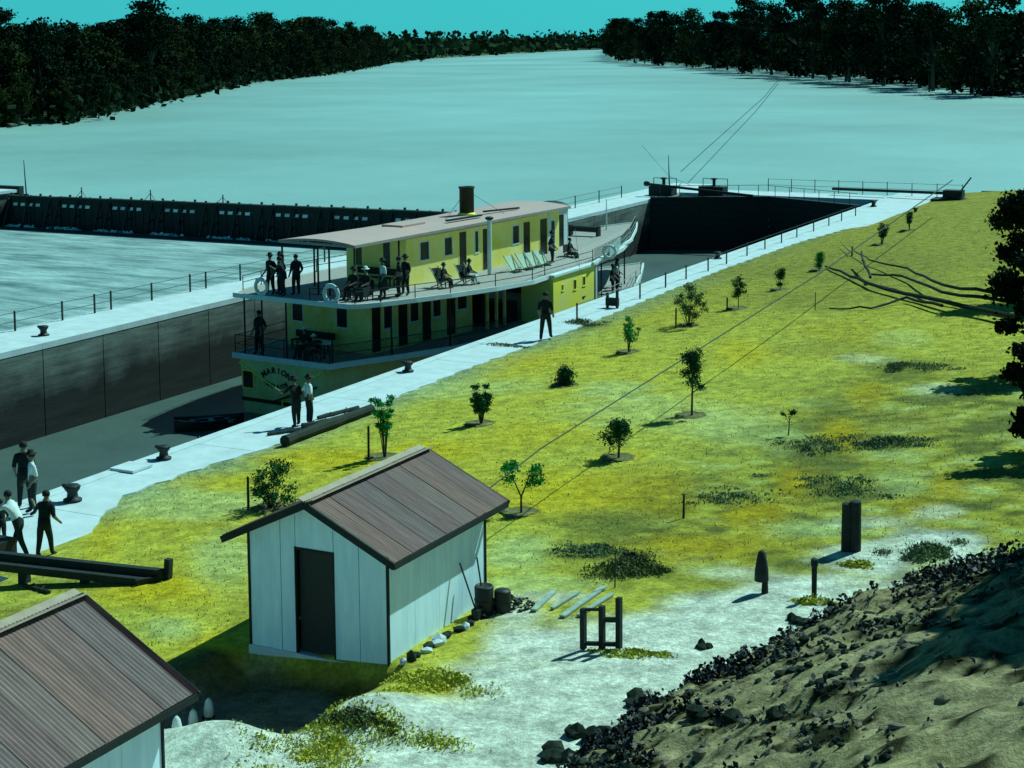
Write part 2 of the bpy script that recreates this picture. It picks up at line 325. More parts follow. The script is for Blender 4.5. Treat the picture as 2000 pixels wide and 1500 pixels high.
# upstream shore falls away
nu, ns = UU.shape
idx = np.arange(nu*ns).reshape(nu, ns)
fc = np.stack([idx[:-1, :-1], idx[1:, :-1], idx[1:, 1:], idx[:-1, 1:]], -1).reshape(-1, 4)
me = bpy.data.meshes.new('ground'); me.from_pydata(np.stack([fu, fs_, ZZ], 1).tolist(), [], fc.tolist())
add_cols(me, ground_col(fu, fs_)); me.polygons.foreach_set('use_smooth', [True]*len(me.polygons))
M_ground = vmat('dry_grass_ground', nscale=2.2, fine=9, lo=0.62, hi=1.18, bump=0.03, flo=0.70); me.materials.append(M_ground)
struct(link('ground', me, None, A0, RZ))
# land upstream of the lock on the near side
b = MB(); b.slab([(6, 92), (60, 92), (330, 92), (330, 330), (150, 205), (60, 122), (25, 99)], -2.2, lambda x, y: 0.3 if y < 100 else 0.6)
o = b.obj('riverbank', M_mound := mat('bank_earth', (0.09, 0.12, 0.05), 0.95, 0.4, 0.5, 0.05)); o.location = A0; o.rotation_euler = (0, 0, RZ); struct(o)

# concrete apron (pavement) cut into slabs, and the lock walls
apron = frame('lock_apron', 'white concrete apron running along the near edge of the lock', 'pavement')
apron['kind'] = 'structure'; del apron['category']
JS = 3.66; s0 = 14.114-JS*6
k = 0; s = s0
while s < 92:
    e = min(s+JS, 92); n = 9; out = []
    ys = np.linspace(s+0.008, e-0.008, n)
    r = [(float(edge_u(y)+0.10*fnoise(np.array([0.]), np.array([y]), 6, o=7)[0]+0.07*math.sin(y*9)), float(y)) for y in ys]
    out = [(0.42, float(ys[0]))]+r+[(0.42, float(ys[-1]))]
    MB().slab(out, -0.25, 0.012+0.003*(k % 2)).obj('slab', M_conc, apron)
    s = e; k += 1
MB().slab([(0.42, -60), (6.3, -60), (5.6, -12), (5.05, s0-0.01), (0.42, s0-0.01)], -0.25, 0.012).obj('slab', M_conc, apron)
def lock_wall(name, label, u_in, u_out, sa, sb, sgn, top):
    t = frame(name, label, 'wall')
    MB().box(min(u_in+sgn*0.12, u_out), max(u_in+sgn*0.12, u_out), sa, sb, -6, top-0.26).obj('core', M_dark, t)
    s = 14.114-JS*20
    while s < sb:
        a, e = max(s, sa), min(s+JS, sb)
        if e-a > 0.3:
            MB().box(min(u_in, u_in+sgn*0.14), max(u_in, u_in+sgn*0.14), a+0.025, e-0.025, -6, top-0.255).obj('panel', M_wallc, t)
            MB().box(min(u_in-sgn*0.02, u_out), max(u_in-sgn*0.02, u_out), a+0.006, e-0.006, top-0.25, top).obj('coping', M_conc, t)
        s += JS
    return t
lock_wall('lock_wall', 'near concrete lock wall beside the walkway and grass', 0, 0.415, -60, 92, 1, 0.03)
FW = lock_wall('lock_wall', 'far stained concrete lock wall with pale coping behind the steamer', -16.1, -19.6, -60, 93, -1, 0.0)
MB().box(0.05, 0.9, -0.5, 0.35, 0.031, 0.10).obj('kerb_block', M_conc, None).name = 'kerb_block'
kb = bpy.data.objects['kerb_block']; kb.location = A0; kb.rotation_euler = (0, 0, RZ); tag(kb, 'small raised concrete block at the step in the near lock edge', 'concrete block')

# ================================================================== WATER
def water(name, c, c2, outline, z, rough=0.35, scale=0.6, bump=0.05, stretch=(1, 1, 1), bscale=2.0, spec=0.5):
    m_ = mat(name+'_surface', c, rough, 0.2, scale, bump, spec=spec, c2=c2, stretch=stretch, bscale=bscale, detail=8)
    me_ = bpy.data.meshes.new(name); me_.from_pydata([(x, y, 0) for x, y in outline], [], [tuple(range(len(outline)))]); me_.materials.append(m_)
    return struct(link(name, me_, None, W(0, 0, z), RZ))
ZR = -1.5; ZL = -3.9
water('river', (0.30, 0.50, 0.46), (0.20, 0.34, 0.29), [(-9000, 72.5), (-19.0, 72.5), (-19.0, 85), (-8.2, 85), (1, 85), (1, 92.1), (9000, 92.1), (9000, 12000), (-9000, 12000)], ZR, 0.45, 0.011, 0.05, bscale=.7)
water('lower_river', (0.38, 0.52, 0.50), (0.05, 0.13, 0.125), [(-400, -80), (-19.4, -80), (-19.4, 72.4), (-400, 72.4)], ZL, 0.7, 0.30, 0.16, stretch=(.5, 1.8, 1), bscale=1.6, spec=0.3)
water('lock_water', (0.075, 0.115, 0.10), (0.055, 0.09, 0.08), [(-16.15, -60), (0.05, -60), (0.05, 84), (-16.15, 84)], ZL+0.02, 0.4, 0.3, 0.02, bscale=3)

# ================================================================== WEIR
weir = frame('weir', 'long dark timber and trestle weir crossing the river behind the steamer', 'weir')
WS = 72.5; WU0 = -74.0; PER = 5.6
nb = 10
def wtop(u): return -1.15+0.35*(u+74)/54
for i in range(nb):
    ua = WU0+i*PER; zt = wtop(ua)
    # five board panels per bay, water spilling through four of the gaps, a pier between bays
    for j in range(5):
        x0 = ua+0.25+j*0.86
        MB().box(x0, x0+0.80, WS-0.22, WS-0.05, -4.4, zt-0.125).obj('board', M_dark, weir)
        if j < 4:
            MB().add([(x0+.15, WS-.22, zt-.62), (x0+.62, WS-.22, zt-.62), (x0+.62, WS+.05, zt-.56), (x0+.15, WS+.05, zt-.56), (x0+.15, WS-.30, zt-.86), (x0+.62, WS-.30, zt-.86)],
                     [(0, 1, 2, 3), (4, 5, 1, 0)]).obj('spilling_water', M_foam if (i+j) % 3 else M_conc, weir)
    MB().box(ua+4.55, ua+PER+0.2, WS-0.25, WS-0.02, -4.4, zt-0.125).obj('board', M_dark, weir)
    t = MB(); 
    for x in (ua+0.1, ua+4.65, ua+2.2):
        t.beam((x, WS-0.2, zt), (x, WS-0.25, -4.4), 0.16, 0.16, (1, 0, 0)); t.beam((x, WS-0.3, zt-0.3), (x, WS-1.5, -4.4), 0.14, 0.14, (1, 0, 0)); t.beam((x, WS-0.2, -2.6), (x, WS-0.9, -2.9), 0.1, 0.1, (1, 0, 0))
    t.obj('trestle', M_black, weir)
    MB().box(ua, ua+PER-0.01, WS-0.5, WS+0.15, zt-0.12, zt+0.04).obj('walkway', M_dark, weir)
    f = MB()
    for q in range(3):
        x = ua+0.3+random.random()*4.0; f.leaves(np.c_[rng.normal(x, .45, 30), rng.normal(WS-1.3, .1, 30), rng.normal(-3.72, .05, 30)], 0.16)
    stuff(f.obj('foam', M_foam, weir))
MB().box(WU0-0.2, -19.6, WS-2.1, WS-1.7, -4.4, -3.72).obj('sill', M_dark, weir)
pinm = MB().box(-.07, .07, -.1, .06, .04, .22).mesh('pin', M_black)
for i in range(0, nb*5):
    x = WU0+1.12*i
    if x < -20: link('pin', pinm, weir, (x, WS, wtop(x)-.08*((i*7) % 3)))
pier = frame('weir_pier', 'pale concrete pier at the left end of the weir', 'pier')
b = MB(); b.slab([(-79, 70), (WU0-0.3, 70.6), (WU0-0.3, 73.5), (-95, 73.5), (-95, 70)], -1.0, -0.75); b.obj('cap', M_conc, pier)
MB().slab([(-78.5, 70.9), (WU0-.5, 71.2), (WU0-.5, 73.3), (-94.5, 73.3), (-94.5, 70.9)], -5, -1.005).obj('shaft', M_wallc, pier)
MB().box(-95, WU0-0.2, 73.6, 74.2, -1.4, -0.5).obj('rear_beam', M_dark, pier)
mp = frame('mast', 'thin dark mast standing on the weir near its left end', 'mast', -72.3, WS, wtop(-72))
MB().tube([(0, 0, 0), (-0.15, 0, 3.1)], [0.07, 0.03]).obj('pole', M_black, mp)
MB().box(-0.15, 0.15, -0.15, 0.15, 0, 0.15).obj('foot', M_black, mp)
for (uu, hh, lb) in [(-66, .9, 'short stay post on the weir crest nearest the tall mast'), (-58.5, .9, 'second short stay post on the weir crest from the tall mast'), (-51, .7, 'short stay post on the weir crest closest to the steamer')]:
    q = frame('stay_post', lb, 'post', uu, WS, wtop(uu)); t = MB(); t.tube([(0, 0, 0), (0, 0, hh)], 0.05); t.tube([(0.5, 0, 0), (0, 0, hh*.7), (-0.6, 0, 0.05)], 0.025); t.obj('posts', M_black, q)

# ================================================================== LOCK GATES
def gate(label, p, q):
    t = frame('lock_gate', label, 'lock gate')
    p = Vector((*p, 0)); q = Vector((*q, 0)); d = (q-p); ln = d.length; d.normalize()
    for i in range(9):
        z = -5+i*0.57
        MB().beam(p+Vector((0, 0, z+.27)), q+Vector((0, 0, z+.27)), 0.32, 0.55).obj('plank', M_dark, t)
    MB().beam(p+Vector((0, 0, 0.12)), q+Vector((0, 0, 0.12)), 0.5, 0.10).obj('walkway', M_dark, t)
    n = Vector((-d.y, d.x, 0))
    r = MB()
    for k in range(6):
        c = p+d*(ln*(k+.5)/6)+n*0.2; r.tube([c+Vector((0, 0, .15)), c+Vector((0, 0, 1.0))], 0.025)
    r.tube([p+n*.2+Vector((0, 0, 1)), q+n*.2+Vector((0, 0, 1))], 0.02); r.obj('handrail', M_black, t)
gate('left dark timber upstream gate leaf closing the lock chamber', (-16.1, 79.3), (-8.05, 83.2))
gate('right dark timber upstream gate leaf meeting the near lock wall', (0.0, 79.3), (-7.95, 83.2))
def beam_thing(name, label, cat, p, q, w_, h_, m_=M_dark, rod=True):
    t = frame(name, label, cat)
    MB().beam(p, q, w_, h_).obj('beam', m_, t)
    return t
t = beam_thing('balance_beam', 'long thin balance beam with round end over the left upstream gate', 'beam', (-17.3, 81.5, .95), (-8.6, 81.2, .35), .18, .18)
MB().lathe([(.05, -.2), (.22, -.15), (.26, 0), (.22, .15), (.05, .2)], (-17.3, 81.5, .97), 10).obj('end_weight', M_black, t)
def winch(label, u, s, w_):
    t = frame('gate_winch', label, 'winch', u, s, 0)
    MB().box(-w_/2, w_/2, -.5, .5, 0, .75).obj('housing', M_dark, t)
    MB().lathe([(.12, 0), (.12, .5), (.28, .55), (.28, .62), (.1, .66)], (0.1, 0, .75), 10).obj('capstan', M_black, t)
    r = MB()
    for x in (-w_/2, 0, w_/2): r.tube([(x, .55, 0), (x, .55, 1.3)], .03)
    r.tube([(-w_/2, .55, 1.3), (w_/2, .55, 1.3)], .025); r.obj('guard_rail', M_black, t)
winch('boxy dark gate winch on the far lock wall end', -16.4, 82.5, 1.9)
winch('wide dark gate winch in the middle of the upstream gate walkway', -12.6, 83.4, 2.0)
t = frame('derrick_mast', 'thin derrick mast rising behind the upstream gate winches', 'mast', -16.6, 84.5, 0)
MB().tube([(0, 0, 0), (-.1, 0, 3.0)], [.07, .02]).obj('pole', M_black, t)
MB().tube([(0, 0, 1.3), (-2.6, .5, 3.7)], .012, 4).obj('stay', M_rope, t)
MB().tube([(0, 0, 1.3), (1.6, .5, .6)], .012, 4).obj('stay', M_rope, t)
t = beam_thing('balance_beam', 'dark sweep beam lying low across the top of the upstream wall on the right', 'beam', (-4.5, 88, .45), (5.6, 86.5, .55), .22, .2)
t = frame('winch_cart', 'dark low machine on the pale upstream apron at the right end of the beam', 'winch', 5.2, 86, 0.1)
MB().box(-.7, .7, -.5, .5, .2, .75).obj('body', M_dark, t); MB().box(-1.5, 1.7, -.9, .9, -.03, .12).obj('base', M_dark, t)
MB().tube([(.5, 0, .7), (1.2, .2, 1.7)], .06).obj('handle', M_black, t)
for x in (-.5, .5): MB().lathe([(.05, -.08), (.22, -.06), (.22, .06), (.05, .08)], (x, -.6, .25), 10).obj('wheel', M_black, t)

# upstream pavement cap behind the gates
MB().box(-19.6, 5.5, 85.5, 88.9, -1.4, -.02).obj('upstream_sill', M_conc).location = A0
o = bpy.data.objects['upstream_sill']; o.rotation_euler = (0, 0, RZ); o.scale = (1, 1, 1); struct(o)
# ================================================================== FENCES
def fence(label, pts, h, post_r, rails, m_=M_tim, base=None, sag=0.0):
    t = frame('fence', label, 'fence')
    zs = [0.0 if base is None else base(u, s) for u, s in pts]
    for (u, s), z in zip(pts, zs):
        MB().box(u-post_r, u+post_r, s-post_r, s+post_r, z-.05, z+h+random.uniform(-.02, .04)).obj('post', m_, t)
    for rh in rails:
        r = MB(); P = []
        for i, ((u, s), z) in enumerate(zip(pts, zs)):
            P.append((u, s, z+rh))
            if i < len(pts)-1:
                a, c = pts[i+1]; P.append(((u+a)/2, (s+c)/2, (z+zs[i+1])/2+rh-sag))
        r.tube(P, 0.014, 5); r.obj('rail', M_rope, t)
    return t
cpx = [(1127, 626), (1250, 584), (1300, 562), (1340, 546), (1383, 530), (1419, 516), (1459, 500), (1494, 487), (1525, 475), (1554, 464), (1586, 452), (1613, 441), (1640, 432), (1666, 422)]
fence('chain fence of thin dark posts along the near lock edge beside the grass', [(max(1.3, US(*p)[0]), US(*p)[1]) for p in cpx], .75, .03, [.7], M_black)
fp = [(-10, 655), (25, 646), (113, 625), (199, 613), (233, 606), (310, 588), (382, 571), (411, 564), (478, 549), (560, 530), (640, 512)]
fence('post and wire fence on the outer edge of the far lock wall', [(-19.2, US(x, y)[1]) for x, y in fp], .85, .032, [.8, .42], M_tim)
fence('thin post and rail fence on the far lock wall beyond the bow of the steamer', [(-18.6, s) for s in np.arange(46, 80, 4.2)], .9, .03, [.85, .45], M_black)
fence('rail fence along the upstream end of the lock', [(u, 89.0) for u in np.arange(-10, 7, 1.9)], 1.0, .025, [.95, .5], M_black)

# ================================================================== BOLLARDS
def bollard(label, u, s, k=1.0, z=0.03, group='mooring bollards along the lock walls'):
    t = frame('bollard', label, 'bollard', u, s, z, group=group)
    MB().lathe([(.24*k, 0), (.24*k, .05*k), (.15*k, .08*k), (.13*k, .22*k), (.2*k, .32*k), (.22*k, .38*k), (.17*k, .42*k)], n=14).obj('drum', M_black, t, True)
    MB().tube([(-.30*k, 0, .36*k), (.22*k, 0, .36*k)], .055*k).obj('horn', M_black, t)
u, s = US(142, 980); bollard('iron bollard on the pale apron nearest the group of workers', u, s, 1.05)
u, s = US(320, 898); bollard('iron bollard near the kerb block left of the steamer stern', u, s, .95)
u, s = US(797, 727); bollard('iron bollard on the lock edge beside the steamer hull', u, s, .9)
u, s = US(1402, 506); bollard('iron bollard on the lock edge just short of the dark gates', u, s, .9)
u, s = US(1706, 404); bollard('iron bollard at the far corner where the gate meets the near wall', u, s, 1.0)
u, s = US(1788, 416); bollard('flat iron bollard on the upstream apron by the low machine', u, s, .8)
bollard('iron bollard on the coping of the far lock wall', -17.3, US(82, 655)[1], 1.0, 0.0)
bt, u, s, z = gthing('mooring_frame', 'squat dark mooring frame of two posts with a crossbar beside the paddle box', 'bollard', 1196, 602)
for x in (-.24, .24): MB().box(x-.05, x+.05, -.06, .06, 0, .85 if x > 0 else .7).obj('post', M_dark, bt)
MB().box(-.3, .3, -.1, .1, .12, .48).obj('crossbar', M_dark, bt)

# ================================================================== STEAMER
EPS = math.radians(5.16); SO = (-8.5, 21.0)
ship = frame('paddle_steamer', 'yellow and white two decked paddle steamer with dark funnel moored in the lock', 'paddle steamer', SO[0], SO[1], 0, -EPS)
def shipW(x, y, z):
    u = SO[0]+x*math.cos(EPS)+y*math.sin(EPS); s = SO[1]-x*math.sin(EPS)+y*math.cos(EPS); return W(u, s, z)
zu = lambda y: float(np.interp(y, [0, 6, 12, 18, 24, 30.5], [1.30, 1.18, 1.02, 1.0, 1.15, 1.5]))
zm = lambda y: float(np.interp(y, [0, 10, 20, 31], [-1.35, -1.38, -1.3, -1.0]))
# hull
st = []
for y, wl, wr in [(0, -3.0, 1.6), (0.6, -3.1, 1.75), (3, -3.1, 2.3), (8, -3.2, 3.0), (18, -3.2, 3.2), (24, -2.6, 2.6), (28, -1.3, 1.3), (31.5, -.06, .06)]:
    zd = zm(y)-0.14
    st.append([(wl, y, zd), (wl*.97, y, -2.6), (wl*.93, y-.0, -4.1), (wr*.93, y, -4.1), (wr*.97, y, -2.6), (wr, y, zd)])
v = [p for r in st for p in r]; f = []
for i in range(len(st)-1):
    for j in range(6):
        j2 = (j+1) % 6; f.append((i*6+j, i*6+j2, (i+1)*6+j2, (i+1)*6+j))
f += [tuple(range(6)), tuple(range((len(st)-1)*6, len(st)*6))[::-1]]
b = MB(); b.add(v, f); hull = b.obj('hull', mat('faded_cream_hull', (0.60, 0.62, 0.34), .7, .3, 1.5, .001, c2=(0.58, 0.54, 0.14)), ship); fix_normals(hull.data)
# stern details
b = MB()
for p, q in [((-3.0, -.04, -1.7), (-.4, -.04, -2.9)), ((1.5, -.04, -1.75), (-.5, -.04, -2.9)), ((-.6, -.04, -2.95), (-.6, -.04, -4.0))]: b.beam(p, q, .06, .07)
b.obj('stern_moulding', M_yel, ship)
MB().box(-2.78, -2.25, -.06, .0, -2.75, -2.05).obj('stern_window', M_glass, ship)
fr = MB()
for x in (-2.84, -2.22): fr.box(x, x+.05, -.08, -.001, -2.81, -1.99)
fr.box(-2.79, -2.22, -.08, -.001, -2.04, -1.98); fr.box(-2.79, -2.22, -.08, -.001, -2.82, -2.76); fr.obj('stern_window_frame', M_pale_y, ship)
MB().box(-2.9, 1.5, -.05, -.002, -3.35, -3.2).obj('stern_strake', M_tim, ship)
MB().beam((-1.3, -.1, -3.3), (1.3, -.1, -2.35), .08, .08).obj('boat_pole', M_tim, ship)
# lettering on arcs
def letters(word, cx, cz, rad, span, size, up):
    out = MB(); n = len(word)
    for i, ch in enumerate(word):
        t = (i/(n-1)-.5)*span
        cu = bpy.data.curves.new('glyph', 'FONT'); cu.body = ch; cu.size = size; cu.align_x = 'CENTER'; cu.extrude = 0.008; cu.offset = 0.008
        to = bpy.data.objects.new('glyph', cu); COL.objects.link(to)
        dg = bpy.context.evaluated_depsgraph_get(); mm = bpy.data.meshes.new_from_object(to.evaluated_get(dg))
        bpy.data.objects.remove(to); bpy.data.curves.remove(cu)
        a = t/1.0
        if up: x, z, rot = cx+rad*math.sin(a), cz-rad+rad*math.cos(a), -a
        else:  x, z, rot = cx+rad*math.sin(a), cz+rad-rad*math.cos(a), a
        c, s_ = math.cos(rot), math.sin(rot)
        vs = [(x+p.co.x*c-p.co.y*s_, -.03-p.co.z, z+p.co.x*s_+p.co.y*c) for p in mm.vertices]
        out.add(vs, [tuple(p.vertices) for p in mm.polygons]); bpy.data.meshes.remove(mm)
    return out
letters('MARION', -.95, -1.98, 1.1, 1.2, .36, True).obj('ship_name', M_text, ship)
letters('ADELAIDE', -.95, -2.66, 1.15, 1.1, .25, False).obj('home_port', M_text, ship)
# main deck + white strake
gu = [(0, 1.95), (1.0, 2.3), (3, 3.1), (6, 4.1), (10, 4.8), (20, 4.8), (24, 3.6), (28, 1.9), (31.8, .08)]
left = [(0, -3.35), (1, -3.4), (6, -4.1), (10, -4.8), (20, -4.8), (24, -3.6), (28, -1.9), (31.8, -.08)]
ol = [(x, y) for y, x in gu]+[(x, y) for y, x in left[::-1]]
MB().slab(ol, lambda x, y: zm(y)-.14, lambda x, y: zm(y)).obj('main_deck', M_deck, ship)
def rim(pts, zf, h, w_, m_, name):
    b = MB()
    for i in range(len(pts)-1):
        (y0, x0), (y1, x1) = pts[i], pts[i+1]
        b.beam((x0, y0, zf(y0)), (x1, y1, zf(y1)), w_, h)
    return b.obj(name, m_, ship)
rim(gu, lambda y: zm(y)-.06, .24, .09, M_white, 'rubbing_strake'); rim(left, lambda y: zm(y)-.06, .24, .09, M_white, 'rubbing_strake')
MB().beam((-3.4, -.02, zm(0)-.06), (2.0, -.02, zm(0)-.06), .09, .24).obj('rubbing_strake', M_white, ship)
# upper deck
un = [(-.1, 3.2), (.5, 3.6), (1.2, 3.85), (3, 4.35), (5, 4.8), (8, 5.2), (11, 5.3), (12.6, 5.0), (17.9, 4.6), (20, 4.2), (23, 3.5), (26, 2.4), (29, 1.1), (31, .1)]
ul = [(y, -x) for y, x in un]; ul = [(.1, -3.3)]+[(y, x) for y, x in ul[2:]]
ol = [(x, y) for y, x in un]+[(x, y) for y, x in ul[::-1]]
MB().slab(ol, lambda x, y: zu(y)-.12, lambda x, y: zu(y)).obj('upper_deck', M_deck, ship)
rim(un, lambda y: zu(y)-.05, .20, .07, M_white, 'deck_edge'); rim(ul, lambda y: zu(y)-.05, .20, .07, M_white, 'deck_edge')
MB().beam((-3.3, 0, zu(0)-.05), (3.2, -.1, zu(0)-.05), .07, .2).obj('deck_edge', M_white, ship)
# walls with real openings
def wall(name, p, q, zb, zt, ops, m_=M_cream, th=.07, parent=None, doorm=M_glass):
    """p,q local xy; ops: (a,b,z0,z1,kind) distances along the wall"""
    parent = parent or ship
    p = Vector((*p, 0)); q = Vector((*q, 0)); d = (q-p); ln = d.length; d.normalize(); n = Vector((-d.y, d.x, 0))
    def bx(bb, a, c, z0, z1, o0=0, o1=th):
        vs = []
        for z in (z0, z1):
            for (k, o_) in ((a, o0), (c, o0), (c, o1), (a, o1)):
                w_ = p+d*k+n*o_; vs.append((w_.x, w_.y, z))
        bb.add(vs, [(3,2,1,0),(4,5,6,7),(0,1,5,4),(1,2,6,5),(2,3,7,6),(3,0,4,7)])
    b = MB(); cur = 0
    for a, c, z0, z1, kind in sorted(ops):
        if a > cur: bx(b, cur, a, zb, zt)
        if z0 > zb+.01: bx(b, a, c, zb, z0)
        if z1 < zt-.01: bx(b, a, c, z1, zt)
        cur = c
    if cur < ln: bx(b, cur, ln, zb, zt)
    w_ = b.obj(name, m_, parent)
    for a, c, z0, z1, kind in ops:
        pn = MB(); bx(pn, a-.01, c+.01, z0-.01, z1+.01, .028, .045); o_ = pn.obj('door' if kind == 'd' else 'window', doorm, parent)
        fr = MB()
        for (aa, cc, y0, y1) in ((a-.05, a, z0-.05, z1+.05), (c, c+.05, z0-.05, z1+.05), (a, c, z1, z1+.05)): bx(fr, aa, cc, max(y0, zb+.002), y1, -.012, .03)
        if kind != 'd': bx(fr, a-.07, c+.07, z0-.06, z0, -.03, .03)
        fr.obj('frame', M_white if kind == 'w' else m_, o_)
    return w_
LB, LT = -1.36, 1.05
wall('cabin_wall', (-2.9, 3.1), (2.0, 2.8), LB, LT, [(.35, .95, -.25, .72, 'w'), (3.0, 3.6, -.3, .75, 'w')], M_cream)
def seg_ops(lst, y0, cosk=1.0): return [((a-y0)/cosk, (b_-y0)/cosk, z0, z1, k) for a, b_, z0, z1, k in lst]
lo = [(2.92, 3.5, LB+.05, .8, 'd'), (3.72, 4.25, -.35, .75, 'w'), (4.66, 5.3, LB+.05, .8, 'd'), (5.5, 6.05, -.3, .75, 'w'), (6.3, 6.92, LB+.05, .8, 'd'), (7.08, 7.6, -.3, .72, 'w'), (8.03, 8.68, LB+.05, .8, 'd'), (8.85, 9.5, -.2, .72, 'w')]
wall('cabin_wall', (2.0, 2.82), (2.6, 9.9), LB, LT, [(a-2.82, b_-2.82, z0, z1, k) for a, b_, z0, z1, k in lo], M_cream)
wall('cabin_wall', (-2.9, 9.9), (-2.9, 3.2), LB, LT, [], M_cream)
# engine room: dark recess with beams
MB().box(1.1, 1.2, 9.9, 13.0, LB, 1.0).obj('engine_room_bulkhead', M_dark, ship)
MB().box(-2.9, 1.1, 9.95, 10.05, LB, 1.0).obj('engine_room_bulkhead', M_dark, ship)
b = MB()
for y in (10.1, 10.9, 11.6): b.box(3.2, 3.32, y, y+.12, LB, zu(y)-.12)
b.obj('stanchion', M_cream, ship)
b = MB(); b.lathe([(.35, 0), (.35, 1.3), (.2, 1.5)], (2.3, 11.2, LB), 14); b.box(1.5, 3.2, 12, 12.9, LB, -.3); b.obj('engine', M_black, ship)
# paddle boxes
for sg in (1, -1):
    if sg > 0:
        pb = wall('paddle_box', (5.2, 12.95), (4.72, 17.9), -2.6, .93, [(.95, 1.12, .2, .45, 'v'), (2.32, 2.6, .05, .5, 'v'), (3.4, 3.66, .1, .52, 'v')], M_yel, th=.1)
    else:
        pb = wall('paddle_box', (-5.2, 17.9), (-5.2, 12.95), -2.6, .93, [], M_yel, th=.1)
    for ya in (12.95, 17.82):
        xo = 4.7 if (sg > 0 and ya > 17) else 5.19
        MB().box(min(sg*3.4, sg*xo), max(sg*3.4, sg*xo), ya, ya+.08, -2.6, .9).obj('paddle_box_end', M_mix, ship)
    xo = 4.78 if sg > 0 else 5.27; MB().box(min(sg*(xo-.15), sg*xo), max(sg*(xo-.15), sg*xo), 17.78, 17.95, -2.6, .92).obj('corner_board', M_white, ship)
    wh = MB()
    for k in range(12):
        a = k*math.pi/6; wh.beam((sg*4.3, 15.4, -2.2), (sg*4.3, 15.4+2.1*math.cos(a), -2.2+2.1*math.sin(a)), .06, .06, (1, 0, 0)); wh.box(sg*4.3-.6, sg*4.3+.6, 15.4+2.0*math.cos(a)-.15, 15.4+2.0*math.cos(a)+.15, -2.2+2.0*math.sin(a)-.03, -2.2+2.0*math.sin(a)+.03)
    wh.obj('paddle_wheel', M_black, ship)
# white shelter over the paddle box edge
MB().slab([(5.30, 12.9), (4.83, 18.0), (4.0, 18.0), (4.0, 12.9)], .955, 1.06).obj('paddle_box_cover', M_white, ship)
# upper cabin
UB, UT = 1.0, 3.42
wall('upper_cabin_wall', (-1.65, 5.9), (1.7, 5.9), zu(5.9)+.002, UT, [(.55, .9, 2.0, 3.1, 'v'), (2.1, 2.5, 2.0, 3.15, 'v')], M_mix)
uo = [(7.05, 7.72, 2.25, 3.05, 'w'), (9.0, 9.6, 2.25, 3.05, 'w'), (10.2, 10.8, 1.14, 3.2, 'd'), (11.55, 11.82, 2.1, 3.1, 'w'), (12.2, 12.8, 1.08, 3.15, 'd'), (14.92, 15.5, 2.15, 3.0, 'w'), (15.9, 16.55, 1.04, 3.1, 'd'), (17.5, 18.2, 1.06, 3.1, 'd'), (18.6, 18.95, 1.7, 2.9, 'w')]
wall('upper_cabin_wall', (1.7, 5.92), (1.7, 19.4), zu(12)+.0, UT, [(a-5.92, b_-5.92, z0, z1, k) for a, b_, z0, z1, k in uo], M_pale_y)
wall('upper_cabin_wall', (-1.65, 19.4), (-1.65, 5.92), zu(12), UT, [(3, 3.6, 2.2, 3, 'w'), (6, 6.6, 1.1, 3.1, 'd'), (9, 9.6, 2.2, 3, 'w')], M_pale_y)
wall('upper_cabin_wall', (1.68, 19.4), (-1.63, 19.4), zu(18), UT, [(1.2, 1.9, 1.06, 3.0, 'd')], M_white)
MB().box(1.70, 1.705+.02, 18.2+.06, 18.55, 1.1, 3.3).obj('white_panel', M_white, ship)
# roof (cambered, canvas covered)
b = MB(); ys = np.linspace(1.7, 19.9, 19); xs = np.linspace(-2.08, 2.08, 9); zr = lambda x, y: 3.47+float(np.interp(y, [1.7, 8, 14, 20], [.08, 0, .02, .12]))+.16*(1-(x/2.08)**2)
v = [(x, y, zr(x, y)) for y in ys for x in xs]+[(x, y, zr(x, y)-.10) for y in ys for x in xs]; n = 9; N = len(ys)*n; f = []
for i in range(len(ys)-1):
    for j in range(n-1):
        a = i*n+j; f += [(a, a+1, a+n+1, a+n), (N+a+n, N+a+n+1, N+a+1, N+a)]
for j in range(n-1): f += [(j+1, j, N+j, N+j+1), (N-n+j, N-n+j+1, 2*N-n+j+1, 2*N-n+j)]
for i in range(len(ys)-1): f += [(i*n, (i+1)*n, N+(i+1)*n, N+i*n), ((i+1)*n+8, i*n+8, N+i*n+8, N+(i+1)*n+8)]
b.add(v, f); b.obj('roof', M_roofp, ship, False)
b = MB(); b.beam((2.10, 1.7, zr(2.08, 1.7)-.06), (2.10, 19.9, zr(2.08, 19.9)-.06), .04, .12); b.beam((-2.10, 1.68, zr(2.08, 1.7)-.06), (2.10, 1.68, zr(2.08, 1.7)-.06), .04, .12)
b.obj('roof_fascia', mat('pinkish_trim', (.36, .30, .27), .8, .2, 3), ship)
b = MB(); b.beam((1.0, 10.2, 3.72), (1.1, 13.0, 3.72), .16, .08); b.beam((.6, 14.0, 3.78), (1.0, 16.6, 3.74), .14, .08); b.obj('roof_plank', M_dark, ship)
b = MB(); b.box(-.8, .4, 7.5, 9.3, 3.6, 3.72); b.obj('skylight', M_roofp, ship)
